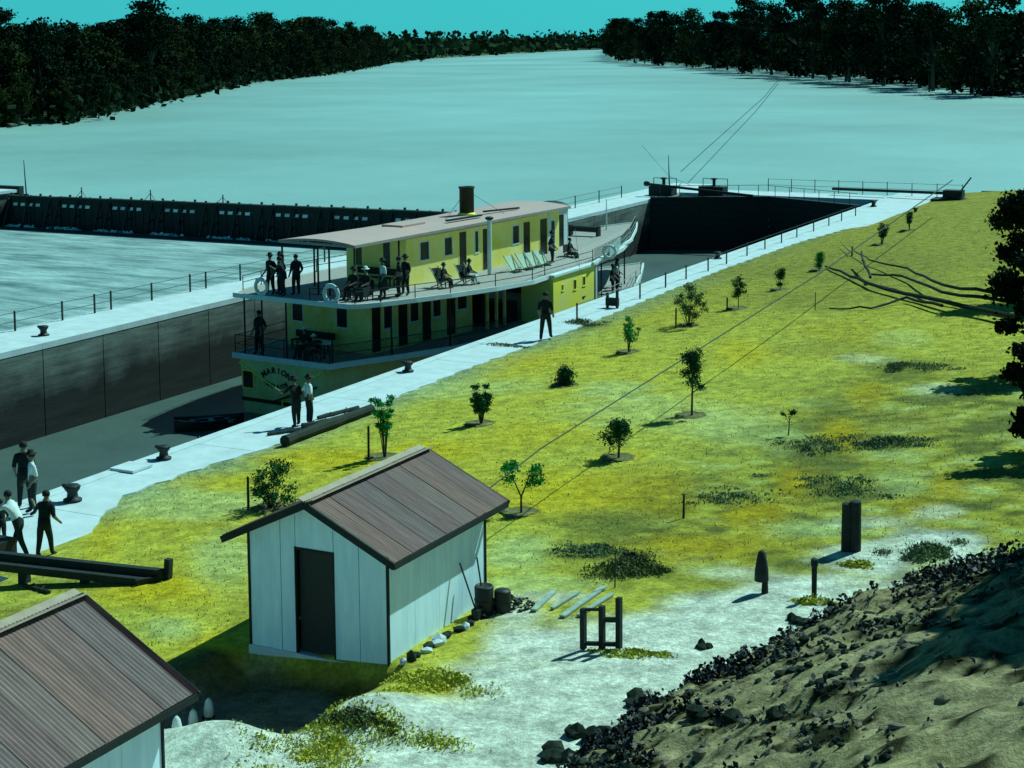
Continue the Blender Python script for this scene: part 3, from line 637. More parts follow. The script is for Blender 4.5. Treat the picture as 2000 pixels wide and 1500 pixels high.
# funnel
b = MB(); b.lathe([(.36, 0), (.36, 1.32), (.40, 1.34), (.40, 1.42), (.33, 1.42), (.31, 1.1)], (0, 13.4, 3.62), 20); b.obj('funnel', mat('funnel_paint', (.022, .028, .010), .7, .4, 3, c2=(.010, .014, .008)), ship, True)
MB().lathe([(.42, 0), (.48, .03), (.42, .12), (.37, .16)], (0, 13.4, 3.61), 20).obj('funnel_collar', M_yel, ship, True)
b = MB()
for a in (40, 160, 280):
    x, y = 1.6*math.cos(math.radians(a)), 13.4+2.4*math.sin(math.radians(a)); b.tube([(0, 13.4, 4.85), (x, y, 3.6)], .01, 4)
b.obj('guy_wire', M_rope, ship)
MB().tube([(2.75, 11.2, zu(11)), (2.75, 11.2, 3.75)], .11, 10).obj('steam_pipe', M_white, ship)
MB().lathe([(.13, 0), (.2, .05), (.2, .12), (.1, .16)], (2.75, 11.2, 3.75), 10).obj('pipe_cowl', M_black, ship)
# wheelhouse
wall('wheelhouse', (-.9, 20.0), (.95, 20.0), zu(20), 3.3, [], M_white)
wall('wheelhouse', (.95, 20.0), (.95, 21.6), zu(20), 3.3, [(.55, 1.15, 1.15, 3.0, 'd')], M_white)
wall('wheelhouse', (.95, 21.6), (-.9, 21.6), zu(20), 3.3, [(.3, 1.5, 2.1, 3.0, 'w')], M_white)
wall('wheelhouse', (-.9, 21.6), (-.9, 20.0), zu(20), 3.3, [], M_white)
b = MB(); v = []; 
for y in (19.95, 21.7):
    for k in range(9):
        a = math.pi*k/8; v.append((.02-1.02*math.cos(a), y, 3.28+.34*math.sin(a)))
f = [(k, k+1, k+10, k+9) for k in range(8)]+[tuple(range(9)), tuple(range(9, 18))[::-1]]
b.add(v, f); b.obj('wheelhouse_roof', M_black, ship)
# posts, rails, netting
def posts(lst, name, m_, r=.035):
    for (x, y, z0, z1) in lst: MB().tube([(x, y, z0), (x, y, z1)], r, 6).obj(name, m_, ship)
posts([(-2.0, 1.8, zu(1), 3.5), (2.0, 1.8, zu(1), 3.5), (0.0, 1.8, zu(1), 3.6), (.62, 1.8, zu(1), 3.6), (-2.0, 4, zu(4), 3.5), (2.0, 5.0, zu(5), 3.5)], 'awning_post', M_tim, .045)
posts([(-2.9, .25, LB, zu(0)-.1), (-1.9, .25, LB, zu(0)-.1), (-.55, .25, LB, zu(0)-.1), (1.9, .3, LB, -.3), (3.0, 3.0, LB, zu(3)-.1), (4.0, 6.0, LB, zu(6)-.1)], 'stanchion', M_dark, .04)
def railing(name, pts, h, m_, netm=None, rails=(1.0, .55), pr=.022):
    b = MB()
    for i in range(len(pts)-1):
        p = Vector(pts[i]); q = Vector(pts[i+1])
        for rr in rails: b.tube([p+Vector((0, 0, h*rr)), q+Vector((0, 0, h*rr))], .018, 5)
        b.tube([p, p+Vector((0, 0, h))], pr, 5)
    b.tube([Vector(pts[-1]), Vector(pts[-1])+Vector((0, 0, h))], pr, 5)
    o_ = b.obj(name, m_, ship)
    if netm:
        c = MB()
        for i in range(len(pts)-1):
            p = Vector(pts[i]); q = Vector(pts[i+1]); L_ = (q-p).length; k = int(L_/.14)
            for j in range(-3, k+1):
                for dx in (.45, -.45):
                    a = j*.14; a2 = a+dx
                    t0, t1 = a/L_, a2/L_
                    if 0 <= min(t0, t1) and max(t0, t1) <= 1: c.beam(p.lerp(q, t0)+Vector((0, 0, .04)), p.lerp(q, t1)+Vector((0, 0, h*.97)), .009, .009)
        stuff(c.obj('netting', netm, ship))
    return o_
railing('stern_rail', [(-3.3, .05, LB), (-1.9, .02, LB), (-.5, .0, LB), (.9, .0, LB), (1.92, .05, LB)], .85, M_dark, M_dark)
railing('side_rail', [(1.95, .1, LB), (3.05, 3.0, LB), (4.05, 6.0, LB), (4.75, 10.0, LB)], .80, M_tim, M_rope)
railing('side_rail', [(-3.35, .1, LB), (-4.1, 6.0, LB), (-4.7, 10.0, LB)], .80, M_tim)
up_ = [(x-.06, y, zu(y)) for y, x in un if 1.1 < y < 30.5]
railing('upper_rail', up_[:7], .62, M_tim, None, (1.0, .5)); railing('upper_rail', [(-x, y, z) for x, y, z in up_[:7]], .62, M_tim)
M_bow = mat('worn_grey_paint', (.26, .32, .30), .8, .4, 4)
railing('bow_rail', up_[6:], .7, M_bow, M_tim, (1.0, .6, .3)); railing('bow_rail', [(-x, y, z) for x, y, z in up_[6:]], .7, M_bow)
railing('stern_upper_rail', [(.9, .1, zu(0)), (3.3, .1, zu(0)), (3.75, 1.3, zu(0))], .55, M_dark)
# canvas dodger on the near side of the bow
b = MB(); b.add([(4.75, 19.3, zu(19)+.02), (2.6, 25.2, zu(25)+.02), (2.6, 25.2, zu(25)+.62), (4.75, 19.3, zu(19)+.62), (4.72, 19.28, zu(19)+.02), (2.57, 25.18, zu(25)+.02), (2.57, 25.18, zu(25)+.62), (4.72, 19.28, zu(19)+.62)],
      [(0, 1, 2, 3), (7, 6, 5, 4), (3, 2, 6, 7), (0, 3, 7, 4), (1, 5, 6, 2)]); b.obj('canvas_dodger', mat('grey_canvas', (.30, .42, .40), .9, .3, 3), ship)
MB().beam((4.95, 17.2, 1.09), (2.75, 25.4, 1.28), .14, .13).obj('fender_rail', M_white, ship)
# lower bow deck
posts([(3.3, 21, zm(21), zu(21)-.1), (2.5, 25, zm(25), zu(25)-.1), (4.2, 19, zm(19), zu(19)-.1)], 'stanchion', M_dark, .04)
railing('bow_side_rail', [(4.75, 18.2, zm(19)), (4.2, 21.5, zm(21)), (3.2, 25, zm(25)), (1.9, 28, zm(28))], .8, M_bow, None, (1, .66, .33))
MB().box(-2, 2, 20, 20.1, -1.3, 1.0).obj('fore_bulkhead', M_dark, ship)
MB().tube([(0, 27.5, zu(27)), (0, 27.5, 3.2)], [.05, .02]).obj('jackstaff', M_white, ship)
MB().tube([(-3.5, 26, zu(26)), (-3.5, 26, 2.9)], [.05, .03]).obj('boat_davit', M_black, ship)
MB().tube([(1.2, 21.9, 2.2), (5.2, 15.5, .95)], .01, 4).obj('mooring_line', M_rope, ship)
# windlass
b = MB(); b.tube([(-.8, 25, 1.75), (.8, 25, 1.75)], .16, 10); b.box(-.95, -.8, 24.85, 25.15, zu(25), 1.95); b.box(.8, .95, 24.85, 25.15, zu(25), 1.95); b.obj('windlass', M_black, ship)

# things lying on the steamer
def lifebuoy(label, x, y, z, yaw=0.0, r=.30):
    t = thing('lifebuoy', label, 'lifebuoy', shipW(x, y, z), RZ-EPS+yaw, 'lifebuoys on the steamer')
    b = MB(); v = []; f = []; n, k = 20, 8
    for i in range(n):
        a = 2*math.pi*i/n
        for j in range(k):
            c = 2*math.pi*j/k; rr = r*(1+.27*math.cos(c)); v.append((rr*math.cos(a), .27*r*.7*math.sin(c), rr*math.sin(a)))
    for i in range(n):
        for j in range(k): f.append((i*k+j, i*k+(j+1) % k, ((i+1) % n)*k+(j+1) % k, ((i+1) % n)*k+j))
    b.add(v, f); b.obj('ring', M_white, t, True)
    for q in range(4):
        a = math.pi/4+q*math.pi/2; MB().tube([(r*.70*math.cos(a), 0, r*.70*math.sin(a)), (r*1.32*math.cos(a), 0, r*1.32*math.sin(a))], r*.12, 6).obj('rope_band', M_rope, t)
lifebuoy('white lifebuoy at the far stern corner of the upper deck below the dark group', -1.7, .02, 1.72, 0, .32)
lifebuoy('white lifebuoy at the near stern corner of the upper deck beside the seated group', 2.15, -.02, 1.70, 0, .36)
lifebuoy('white lifebuoy hanging on the bow rail of the steamer', 4.85, 19.1, 1.45, .5, .30)
def bench(label, x, y, z, ln, yaw):
    t = thing('bench', label, 'bench', shipW(x, y, z), RZ-EPS+yaw)
    MB().box(-ln/2, ln/2, -.2, .2, .38, .42).obj('seat', M_tim, t); MB().box(-ln/2, ln/2, .2, .24, .5, .8).obj('backrest', M_tim, t)
    for sx in (-1, 1):
        for sy in (-1, 1): MB().box(sx*(ln/2-.1)-.03, sx*(ln/2-.1)+.03, sy*.16-.03, sy*.16+.03, 0, .38).obj('leg', M_tim, t)
bench('dark slatted bench along the stern of the upper deck', .3, 5.4, zu(5), 2.2, 0)
bench('dark bench on the stern of the lower deck against the cabin', -.9, 2.4, LB, 2.2, 0)
def deck_chair(label, x, y, yaw, m_):
    t = thing('deck_chair', label, 'deck chair', shipW(x, y, zu(y)), RZ-EPS+yaw, 'deck chairs on the upper side deck')
    MB().add([(-.25, -.45, .35), (.25, -.45, .35), (.25, .05, .22), (-.25, .05, .22), (.25, .5, .85), (-.25, .5, .85)], [(0, 1, 2, 3), (3, 2, 4, 5)]).obj('canvas', m_, t)
    for sx in (-1, 1):
        MB().beam((sx*.27, -.5, .38), (sx*.27, .45, 0), .03, .04).obj('leg', M_pale, t); MB().beam((sx*.27, -.35, 0), (sx*.27, .55, .92), .03, .04).obj('leg', M_pale, t)
for i, (y, x) in enumerate([(12.4, 3.4), (13.3, 3.5), (14.1, 3.5), (14.9, 3.5)]):
    deck_chair(['pale deck chair nearest the steam pipe', 'second pale deck chair ahead of the steam pipe', 'third pale deck chair ahead of the steam pipe', 'pale deck chair closest to the standing man on the upper deck'][i], x, y, 1.3, M_stripe)
deck_chair('dark deck chair under the first cabin windows', 3.2, 6.6, 1.4, M_trou); deck_chair('dark deck chair beside the cabin door astern', 3.4, 8.2, 1.2, M_trou)
tb = thing('table', 'small white topped table on the lower stern deck', 'table', shipW(.9, 1.0, LB), RZ-EPS)
MB().lathe([(.42, .7), (.42, .74)], n=14).obj('tabletop', M_white, tb); MB().tube([(0, 0, 0), (0, 0, .7)], .04).obj('leg', M_dark, tb)

# dinghy behind the stern
def dinghy(label, loc, rz, ln=2.9, wd=.62):
    t = thing('dinghy', label, 'dinghy', loc, rz)
    b = MB(); v = []; ny = 9
    prof = [(k/(ny-1)) for k in range(ny)]
    for th, zb in ((1, -.1), (.86, .02)):
        for k in prof:
            y = (k-.5)*ln; hw = wd*max(.02, (math.sin(math.pi*min(1, k*.93+.12)))**.6)*th
            v += [(-hw, y, .38+.12*(abs(k-.5)*2)**2), (-hw*.7, y, zb), (hw*.7, y, zb), (hw, y, .38+.12*(abs(k-.5)*2)**2)]
    f = []
    for l in (0, 1):
        o_ = l*ny*4
        for i in range(ny-1):
            for j in range(3):
                q = (o_+i*4+j, o_+i*4+j+1, o_+(i+1)*4+j+1, o_+(i+1)*4+j); f.append(q if l == 0 else q[::-1])
    for i in range(ny-1):
        for j in (0, 3): f.append((i*4+j, (i+1)*4+j, ny*4+(i+1)*4+j, ny*4+i*4+j))
    f += [(0, 1, 2, 3), ((ny-1)*4+3, (ny-1)*4+2, (ny-1)*4+1, (ny-1)*4)]
    b.add(v, f); b.obj('hull', M_black, t)
    for y in (-.7, .1, .8): MB().box(-wd*.75, wd*.75, y-.11, y+.11, .24, .28).obj('thwart', M_pale, t)
    for sx in (-1, 1): MB().tube([(sx*.2, -.9, .32), (sx*.45, 1.0, .34)], .02, 5).obj('oar', M_pale, t)
    return t
u, s = US(410, 832, ZL+.1); dinghy('dark rowing dinghy floating in the lock behind the steamer stern', W(u, s, ZL+.05), RZ-.75)
u, s = US(405, 845, 0)
q = frame('boat_hook', 'short pale pole sticking up from the dinghy at the lock edge', 'pole', u-.35, s-.1, -2.6); MB().tube([(0, 0, 0), (.12, -.1, 2.45)], .025).obj('shaft', M_pale, q); MB().tube([(.12, -.1, 2.45), (.2, -.1, 2.5)], .03).obj('hook', M_black, q)

# ================================================================== SHEDS
def corrugated(name, p0, du, dv, m_, parent, n=8, amp=.008):
    """sheet from p0 spanning du (across corrugations) and dv (down the slope)"""
    p0, du, dv = Vector(p0), Vector(du), Vector(dv); nn = du.cross(dv).normalized()
    if nn.z < 0: nn = -nn
    v = []; N = n*4+1
    for i in range(N):
        o_ = nn*amp*math.cos(i*math.pi/2)
        for q in (0, 1): v.append(p0+du*(i/(N-1))+dv*q+o_)
    for i in range(N):
        o_ = nn*(amp*math.cos(i*math.pi/2)-.006)
        for q in (0, 1): v.append(p0+du*(i/(N-1))+dv*q+o_)
    f = []; K = 2*N
    for i in range(N-1):
        a = 2*i; f += [(a, a+2, a+3, a+1), (K+a+1, K+a+3, K+a+2, K+a), (a, K+a, K+a+2, a+2), (a+1, a+3, K+a+3, K+a+1)]
    b = MB(); b.add(v, f); o_ = b.obj(name, m_, parent); fix_normals(o_.data); return o_
irons = [mat('roof_iron_%d' % k, tuple(np.array(c)), .75, .45, 2.2, .002, stretch=(.4, 6, 1), c2=tuple(np.array(c)*.6)) for k, c in enumerate([(.22, .135, .12), (.20, .125, .115), (.25, .145, .12), (.19, .135, .125), (.22, .15, .13)])]
def shed(label, u0, u1, s0_, s1, zb, zt, zr_, ou, of, door, cat='shed', rake=(0, 0), ssheet=.62):
    t = frame('shed', label, cat, u0, s0_, zb)
    w_, d_ = u1-u0, s1-s0_; h = zt-zb; hr = zr_-zb; mid = w_/2; T = .05
    # front: vertical boards with dark joints, gable shaped, door opening
    edges = [0, w_*.235, w_*.345, w_*.62, w_*.80, w_] if door else [0, w_*.33, w_*.66, w_]
    top = lambda x: h+(hr-h)*(1-abs(x-mid)/mid)-.05
    dx0, dx1, dh = w_*.345, w_*.62, 2.0
    def poly(x0, x1, zlo, y0, y1, nm='front_board'):
        xs_ = [x0]+([mid] if x0 < mid < x1 else [])+[x1]; n = len(xs_)
        fr_ = [(x, y0, zlo) for x in xs_]+[(x, y0, top(x)) for x in xs_]; bk = [(x, y1, z) for x, y, z in fr_]
        v = fr_+bk; N = 2*n; f = []
        for i in range(n-1): f += [(i, i+1, n+i+1, n+i), (N+i+1, N+i, N+n+i, N+n+i+1), (n+i, n+i+1, N+n+i+1, N+n+i), (i+1, i, N+i, N+i+1)]
        f += [(0, n, N+n, N), (n-1, N+n-1, N+2*n-1, 2*n-1)]
        b = MB(); b.add(v, f); o_ = b.obj(nm, M_shed, t); fix_normals(o_.data)
    g = .008
    for i in range(len(edges)-1):
        x0, x1 = edges[i]+g, edges[i+1]-g
        if door and abs(edges[i]-dx0) < .01: poly(x0, x1, dh, 0, T)
        else: poly(x0, x1, 0.0, 0, T)
    for i in range(len(edges)-1): poly(edges[i]+g, edges[i+1]-g, 0, d_-T, d_, 'rear_board')
    if door:
        # dark interior seen through the open doorway
        b = MB(); b.box(.1, w_-.1, d_-.2, d_-.15, 0, h); b.box(.1, w_-.1, .3, d_-.2, -.02, .01); b.obj('interior', M_black, t)
        b = MB(); b.box(dx0-.02, dx0+g, -.012, T+.02, 0, dh); b.box(dx1-g, dx1+.02, -.012, T+.02, 0, dh); b.box(dx0-.02, dx1+.02, -.014, T+.02, dh-.02, dh+.03); b.obj('door_frame', M_fasc, t)
        MB().box(dx0+.02, dx1-.02, .10, .14, .01, dh-.03).obj('door', M_black, t)
    else:
        MB().box(w_*.3, w_*.6, -.02, .0, 0, 2.0).obj('door', M_fasc, t)
    n = max(2, round(d_/.9))
    for k in range(n):
        y0, y1 = T+(d_-2*T)*k/n+.004, T+(d_-2*T)*(k+1)/n-.004
        MB().box(w_-T, w_, y0, y1, .03, h-.02).obj('side_board', M_shed, t)
        MB().box(0, T, y0, y1, .03, h-.02).obj('side_board', M_shed, t)
    for (x, y) in ((0, 0), (w_, 0), (w_, d_), (0, d_)):
        MB().box(x-.025, x+.025, y-.02, y+.02, 0, h+.02).obj('corner_post', M_fasc, t)
    MB().box(w_+.002, w_+.03, .1, d_-.05, .02, .06).obj('skirting', M_fasc, t)
    b = MB(); b.box(-.04, w_+.04, -.03, d_+.04, -.9, -.002); b.obj('foundation', M_conc, t)
    # roof: separate sheets
    sl = Vector((mid+ou, 0, -(hr-h)*(mid+ou)/mid)); 
    y = -of; k = 0
    while y < d_+of-.05:
        e = min(y+ssheet, d_+of)
        for sg in (1, -1):
            p0 = Vector((mid, y+.004, hr+.03+.003*(k % 2))); corrugated('roof_sheet', p0, (0, e-y+.012, 0), (sg*sl.x, 0, sl.z), irons[(k*3+(sg > 0)*2) % 5], t)
        y = e; k += 1
    rc = MB(); rc.beam((mid-.08, -of, hr+.035), (mid-.08, d_+of, hr+.035), .18, .02, (.4, 0, 1)); rc.beam((mid+.08, -of, hr+.035), (mid+.08, d_+of, hr+.035), .18, .02, (-.4, 0, 1)); rc.obj('ridge_cap', mat('ridge_iron', (.34, .30, .20), .7, .4, 3, c2=(.36, .24, .18)), t)
    for sg in (1, -1):
        for yy in (-of-.02, d_+of+.02):
            MB().beam((mid, yy, hr-.045), (mid+sg*sl.x, yy, hr-.045+sl.z), .035, .13, (0, 0, 1)).obj('barge_board', M_fasc, t)
        MB().beam((mid+sg*(sl.x-.01), -of, hr+sl.z-.05), (mid+sg*(sl.x-.01), d_+of, hr+sl.z-.05), .04, .11).obj('gutter', M_fasc, t)
    return t
shed('pale limewashed shed with open dark doorway and rusty corrugated roof', 13.38, 16.42, -11.95, -8.25, .95, 3.24, 3.95, .36, .34, True)
s2 = shed('second limewashed shed mostly cut off at the lower left showing its rusty roof', 12.9, 16.45, -22.6, -18.3, .80, 2.98, 3.95, .36, .4, False)
# lamp brackets (insulators) under the eave of shed 2
for k, y in enumerate((-19.25, -20.9)):
    q = frame('insulator', ['white insulator knob under the eave of the lower left shed nearest its corner', 'white insulator knob under the eave of the lower left shed further from its corner'][k], 'insulator', 16.62, y, 2.62)
    MB().lathe([(.02, 0), (.06, .03), (.04, .08), (.055, .13), (.02, .16)], n=10).obj('knob', M_white, q, True); MB().tube([(-.15, 0, -.06), (0, 0, .0)], .02).obj('bracket', M_black, q)

# ================================================================== PEOPLE
def person(label, loc, rz, pose='stand', top=M_suit, leg=M_trou, hat=None, h=1.66, skirt=None, group=None, seed=0, prop=None):
    rn = random.Random(seed*13+5)
    k = h/1.75
    J = {}; Ed = []
    def J_(n, p, r, t): J[n] = (Vector(p)*k, r*k*(1.28 if t in ('top', 'leg', 'shoe') else 1.12), t)
    hipz = .92; lean = 0.0; sit = pose == 'sit'
    if sit: hipz = .50
    if pose == 'lean': lean = .16
    if pose == 'push': lean = .30
    J_('pel', (0, 0, hipz), .125, 'leg'); J_('bel', (0, lean*.25, hipz+.18), .125, 'top'); J_('che', (0, lean*.7, hipz+.40), .145, 'top')
    J_('nkb', (0, lean, hipz+.54), .07, 'top'); J_('nk', (0, lean+.01, hipz+.60), .052, 'skin'); J_('hd', (0, lean+.03, hipz+.72), .092, 'skin'); J_('ht', (0, lean+.02, hipz+.80), .07, 'skin'); J_('ns', (0, lean+.135, hipz+.70), .014, 'skin')
    Ed += [('pel', 'bel'), ('bel', 'che'), ('che', 'nkb'), ('nkb', 'nk'), ('nk', 'hd'), ('hd', 'ht'), ('hd', 'ns')]
    for sg, sd_ in ((1, 'r'), (-1, 'l')):
        fw = {'stand': .03*sg, 'walk': .26*sg, 'wide': .0, 'lean': .12*sg, 'push': .34*sg}.get(pose, 0)
        sp = {'wide': .20, 'walk': .11, 'push': .14}.get(pose, .11)
        J_('hip'+sd_, (sg*.095, 0, hipz-.05), .095, 'leg')
        if sit:
            J_('kn'+sd_, (sg*.13, .42, hipz-.03), .07, 'leg'); J_('an'+sd_, (sg*.13, .46, .09), .045, 'leg'); J_('to'+sd_, (sg*.14, .62, .05), .035, 'shoe')
        else:
            J_('kn'+sd_, (sg*(sp+.01), fw*.5+.04, .50), .066, 'leg'); J_('an'+sd_, (sg*(sp+.03), fw, .10), .046, 'leg'); J_('to'+sd_, (sg*(sp+.06), fw+.17, .04), .035, 'shoe')
        Ed += [('pel', 'hip'+sd_), ('hip'+sd_, 'kn'+sd_), ('kn'+sd_, 'an'+sd_), ('an'+sd_, 'to'+sd_)]
        sz = hipz+.47; y0 = lean*.9
        J_('sh'+sd_, (sg*.185, y0, sz), .062, 'top')
        if pose == 'push': el, wr = (sg*.24, y0+.24, sz-.12), (sg*.20, y0+.48, sz-.16)
        elif pose == 'lean' and sg < 0: el, wr = (sg*.36, y0+.10, sz-.20), (sg*.52, y0+.22, sz-.06)
        elif pose == 'hips': el, wr = (sg*.38, y0-.08, sz-.24), (sg*.20, y0+.06, sz-.42)
        elif sit: el, wr = (sg*.24, y0+.10, sz-.25), (sg*.14, y0+.34, sz-.33)
        else: el, wr = (sg*.25, y0-.02-.1*rn.random(), sz-.29), (sg*.24, y0+.10+.14*rn.random(), sz-.52)
        J_('el'+sd_, el, .046, 'top'); J_('wr'+sd_, wr, .03, 'skin')
        d = (Vector(wr)-Vector(el)).normalized(); pm = Vector(wr)+d*.07
        J_('pm'+sd_, pm, .034, 'skin'); Ed += [('che', 'sh'+sd_), ('sh'+sd_, 'el'+sd_), ('el'+sd_, 'wr'+sd_), ('wr'+sd_, 'pm'+sd_)]
        side = d.cross(Vector((0, 0, 1)) if abs(d.z) < .9 else Vector((1, 0, 0))).normalized()
        for i, (o_, l_) in enumerate(((-.027, .06), (-.009, .075), (.009, .07), (.027, .055))):
            J_('f%d%s' % (i, sd_), pm+side*o_*1.2+d*l_, .0095, 'skin'); Ed.append(('pm'+sd_, 'f%d%s' % (i, sd_)))
        J_('th'+sd_, Vector(wr)+side*.05+d*.05, .011, 'skin'); Ed.append(('wr'+sd_, 'th'+sd_))
    names = list(J); me = bpy.data.meshes.new('body'); me.from_pydata([J[n][0] for n in names], [(names.index(a), names.index(c)) for a, c in Ed], [])
    o_ = bpy.data.objects.new('body', me); COL.objects.link(o_)
    md = o_.modifiers.new('s', 'SKIN'); md.branch_smoothing = 0.3
    for i, n in enumerate(names):
        sv = me.skin_vertices[0].data[i]; r = J[n][1]; sv.radius = (r, r*.8) if n in ('che', 'bel', 'pel') else (r, r); sv.use_root = (n == 'pel')
    ss = o_.modifiers.new('b', 'SUBSURF'); ss.levels = 1; ss.render_levels = 1
    bpy.context.view_layer.update(); dg = bpy.context.evaluated_depsgraph_get()
    nm_ = bpy.data.meshes.new_from_object(o_.evaluated_get(dg)); bpy.data.objects.remove(o_); bpy.data.meshes.remove(me)
    nm_.materials.clear()
    for m_ in (top, leg, M_skin, M_black): nm_.materials.append(m_)
    ti = {'top': 0, 'leg': 1, 'skin': 2, 'shoe': 3}
    seg = [(J[a][0], J[c][0], ti[J[c][2]]) for a, c in Ed if not (a == 'pel' and c == 'bel')]
    P0 = np.array([s_[0] for s_ in seg]); D = np.array([s_[1]-s_[0] for s_ in seg]); L2 = (D**2).sum(1)
    ids = []
    for p in nm_.polygons:
        c = np.array(p.center); t = np.clip(((c-P0)*D).sum(1)/L2, 0, 1); q = P0+D*t[:, None]; ids.append(seg[int(((q-c)**2).sum(1).argmin())][2])
    nm_.polygons.foreach_set('material_index', ids); nm_.polygons.foreach_set('use_smooth', [True]*len(ids)); nm_.update()
    root = thing('person', label, 'person', loc, rz, group)
    link('body', nm_, root)
    hz = (hipz+.745)*k; hy_ = (lean+.02)*k
    if hat is not None:
        MB().lathe([(.17*k, 0), (.165*k, .015*k), (.095*k, .02*k), (.09*k, .09*k), (.06*k, .12*k)], (0, hy_, hz+.015), 14).obj('hat', hat, root, True)
    MB().lathe([(.098*k, -.06*k), (.103*k, 0), (.09*k, .05*k), (.04*k, .085*k)], (0, hy_-.018*k, hz), 12).obj('hair', M_hair, root, True)
    if skirt is not None:
        if sit: MB().slab([(-.22*k, -.12*k), (.22*k, -.12*k), (.24*k, .5*k), (-.24*k, .5*k)], .2*k, (hipz+.05)*k).obj('skirt', skirt, root)
        else: MB().lathe([(.25*k, .38*k), (.21*k, .7*k), (.14*k, .98*k), (.13*k, 1.05*k)], (0, 0, 0), 16).obj('skirt', skirt, root, True)
    if top is M_suit and not skirt and not sit:
        MB().lathe([(.175*k, (hipz-.16)*k), (.165*k, (hipz)*k), (.15*k, (hipz+.14)*k)], (0, lean*.1*k, 0), 14).obj('jacket_hem', top, root, True)
    if sit and prop:
        q = thing('seat', prop, 'chair', loc, rz); MB().box(-.24, .24, -.22, .22, .36, .41).obj('seat_board', M_tim, q); MB().box(-.24, .24, -.26, -.22, .45, .85).obj('backrest', M_tim, q)
        for sx in (-1, 1):
            for sy in (-1, 1): MB().box(sx*.2-.02, sx*.2+.02, sy*.19-.02, sy*.19+.02, 0, .36).obj('leg', M_tim, q)
    return root
def gp(px, py, z=0.02):
    u, s = US(px, py, z); return W(u, s, z)
def gg(px, py):
    u, s, z = G(px, py); return W(u, s, max(z, 0.015))
person('man in dark suit striding along the grass edge beside the paddle box', gg(1066, 664), RZ+.3, 'walk', M_suit, M_trou, None, 1.98, seed=1)
person('man in dark jacket with one arm out leaning beside the stern of the steamer', gp(580, 834), RZ+1.1, 'lean', M_suit, M_trou, M_suit, 1.60, seed=2)
person('man in pale shirt and dark trousers standing beside the leaning man', gp(604, 830), RZ-.6, 'hips', M_shirt, M_trou, M_hair, 1.63, seed=3)
person('tallest man in dark clothes standing at the back of the group at lower left', gp(50, 992), RZ+.6, 'stand', M_suit, M_trou, None, 1.80, seed=4)
person('man with pale shirt and dark coat between the tall man and the lock edge', gp(66, 1004), RZ+2.5, 'stand', M_shirt, M_trou, M_hair, 1.68, seed=5)
person('man in a dark jersey walking over the apron in front of the tall man', gp(88, 1088), RZ+.2, 'lean', M_suit, M_trou, None, 1.60, seed=6)
person('man in white shirt leaning forward with arms out beside the gate beam', gp(40, 1088), RZ+1.75, 'push', M_shirt, M_trou, None, 1.62, seed=7)
person('short dark figure at the left edge of the picture behind the gate beam', gp(4, 1068), RZ+1.2, 'stand', M_suit, M_trou, None, 1.2, seed=8)
def sp_(x, y, up=True): return shipW(x, y, (zu(y) if up else LB))
YS = RZ-EPS
person('man in dark coat leftmost of the group at the upper stern corner', sp_(-1.75, .7), YS+math.pi, 'stand', M_suit, M_trou, M_suit, 1.8, seed=10)
person('man in dark coat second from the left at the upper stern corner', sp_(-1.35, .9), YS+2.6, 'stand', M_suit, M_trou, M_suit, 1.85, seed=11)
person('man in dark coat third from the left at the upper stern corner', sp_(-.95, .6), YS+2.0, 'lean', M_suit, M_trou, None, 1.75, seed=12)
person('man in dark coat rightmost of the four at the upper stern corner', sp_(-.65, 1.1), YS+1.2, 'stand', M_suit, M_trou, None, 1.8, seed=13)
person('person in dark clothes seated beside the near lifebuoy on the upper deck', sp_(2.1, 1.6), YS+math.pi, 'sit', M_suit, M_trou, M_suit, 1.8, seed=14, prop='dark chair beside the near lifebuoy')
person('woman with white sun hat seated amid the upper stern group', sp_(2.75, 1.6), YS+math.pi, 'sit', M_suit, M_trou, M_shirt, 1.85, skirt=M_trou, seed=15, prop='dark chair under the woman with the white hat')
person('woman in a white blouse standing in the group on the upper stern deck', sp_(3.05, 2.4), YS+2.6, 'stand', M_shirt, M_trou, M_hair, 1.72, skirt=M_trou, seed=16)
person('man in dark coat standing at the right of the upper stern group', sp_(3.45, 3.0), YS+2.2, 'stand', M_suit, M_trou, None, 1.78, seed=17)
person('man in dark clothes and cap standing closest to the cabin corner', sp_(3.3, 3.7), YS+2.9, 'stand', M_suit, M_trou, M_suit, 1.76, seed=18)
person('person reclining in the dark deck chair below the first side windows', sp_(3.2, 6.7), YS-1.4, 'sit', M_suit, M_trou, M_hair, 1.45, seed=19, prop='low dark seat below the first side windows')
person('person in pale top seated ahead of the reclining one by the cabin door', sp_(3.5, 8.3), YS-1.2, 'sit', M_suit, M_shirt, M_suit, 1.5, seed=20, prop='low dark seat by the aft cabin door')
person('tall man in dark suit standing on the side deck near the wheelhouse', sp_(3.3, 16.0), YS-1.2, 'stand', M_suit, M_trou, M_hair, 1.75, seed=21)
person('person in dark clothes seated just ahead of the tall man on the side deck', sp_(3.2, 17.9), YS-1.4, 'sit', M_suit, M_trou, None, 1.6, seed=22, prop='seat ahead of the tall man on the side deck')
person('man in long dark coat standing alone at the lower stern rail', sp_(-2.25, .45, False), YS+math.pi, 'stand', M_suit, M_suit, None, 1.95, seed=23)
person('person with large white hat seated at the lower stern rail', sp_(-.1, .9, False), YS+math.pi, 'sit', M_suit, M_trou, M_shirt, 1.75, seed=24, prop='chair under the person with the large white hat')
person('person with small white cap seated by the table at the lower stern rail', sp_(.75, .5, False), YS+math.pi-.4, 'sit', M_trou, M_trou, M_shirt, 1.5, seed=25, prop='chair by the lower deck table')
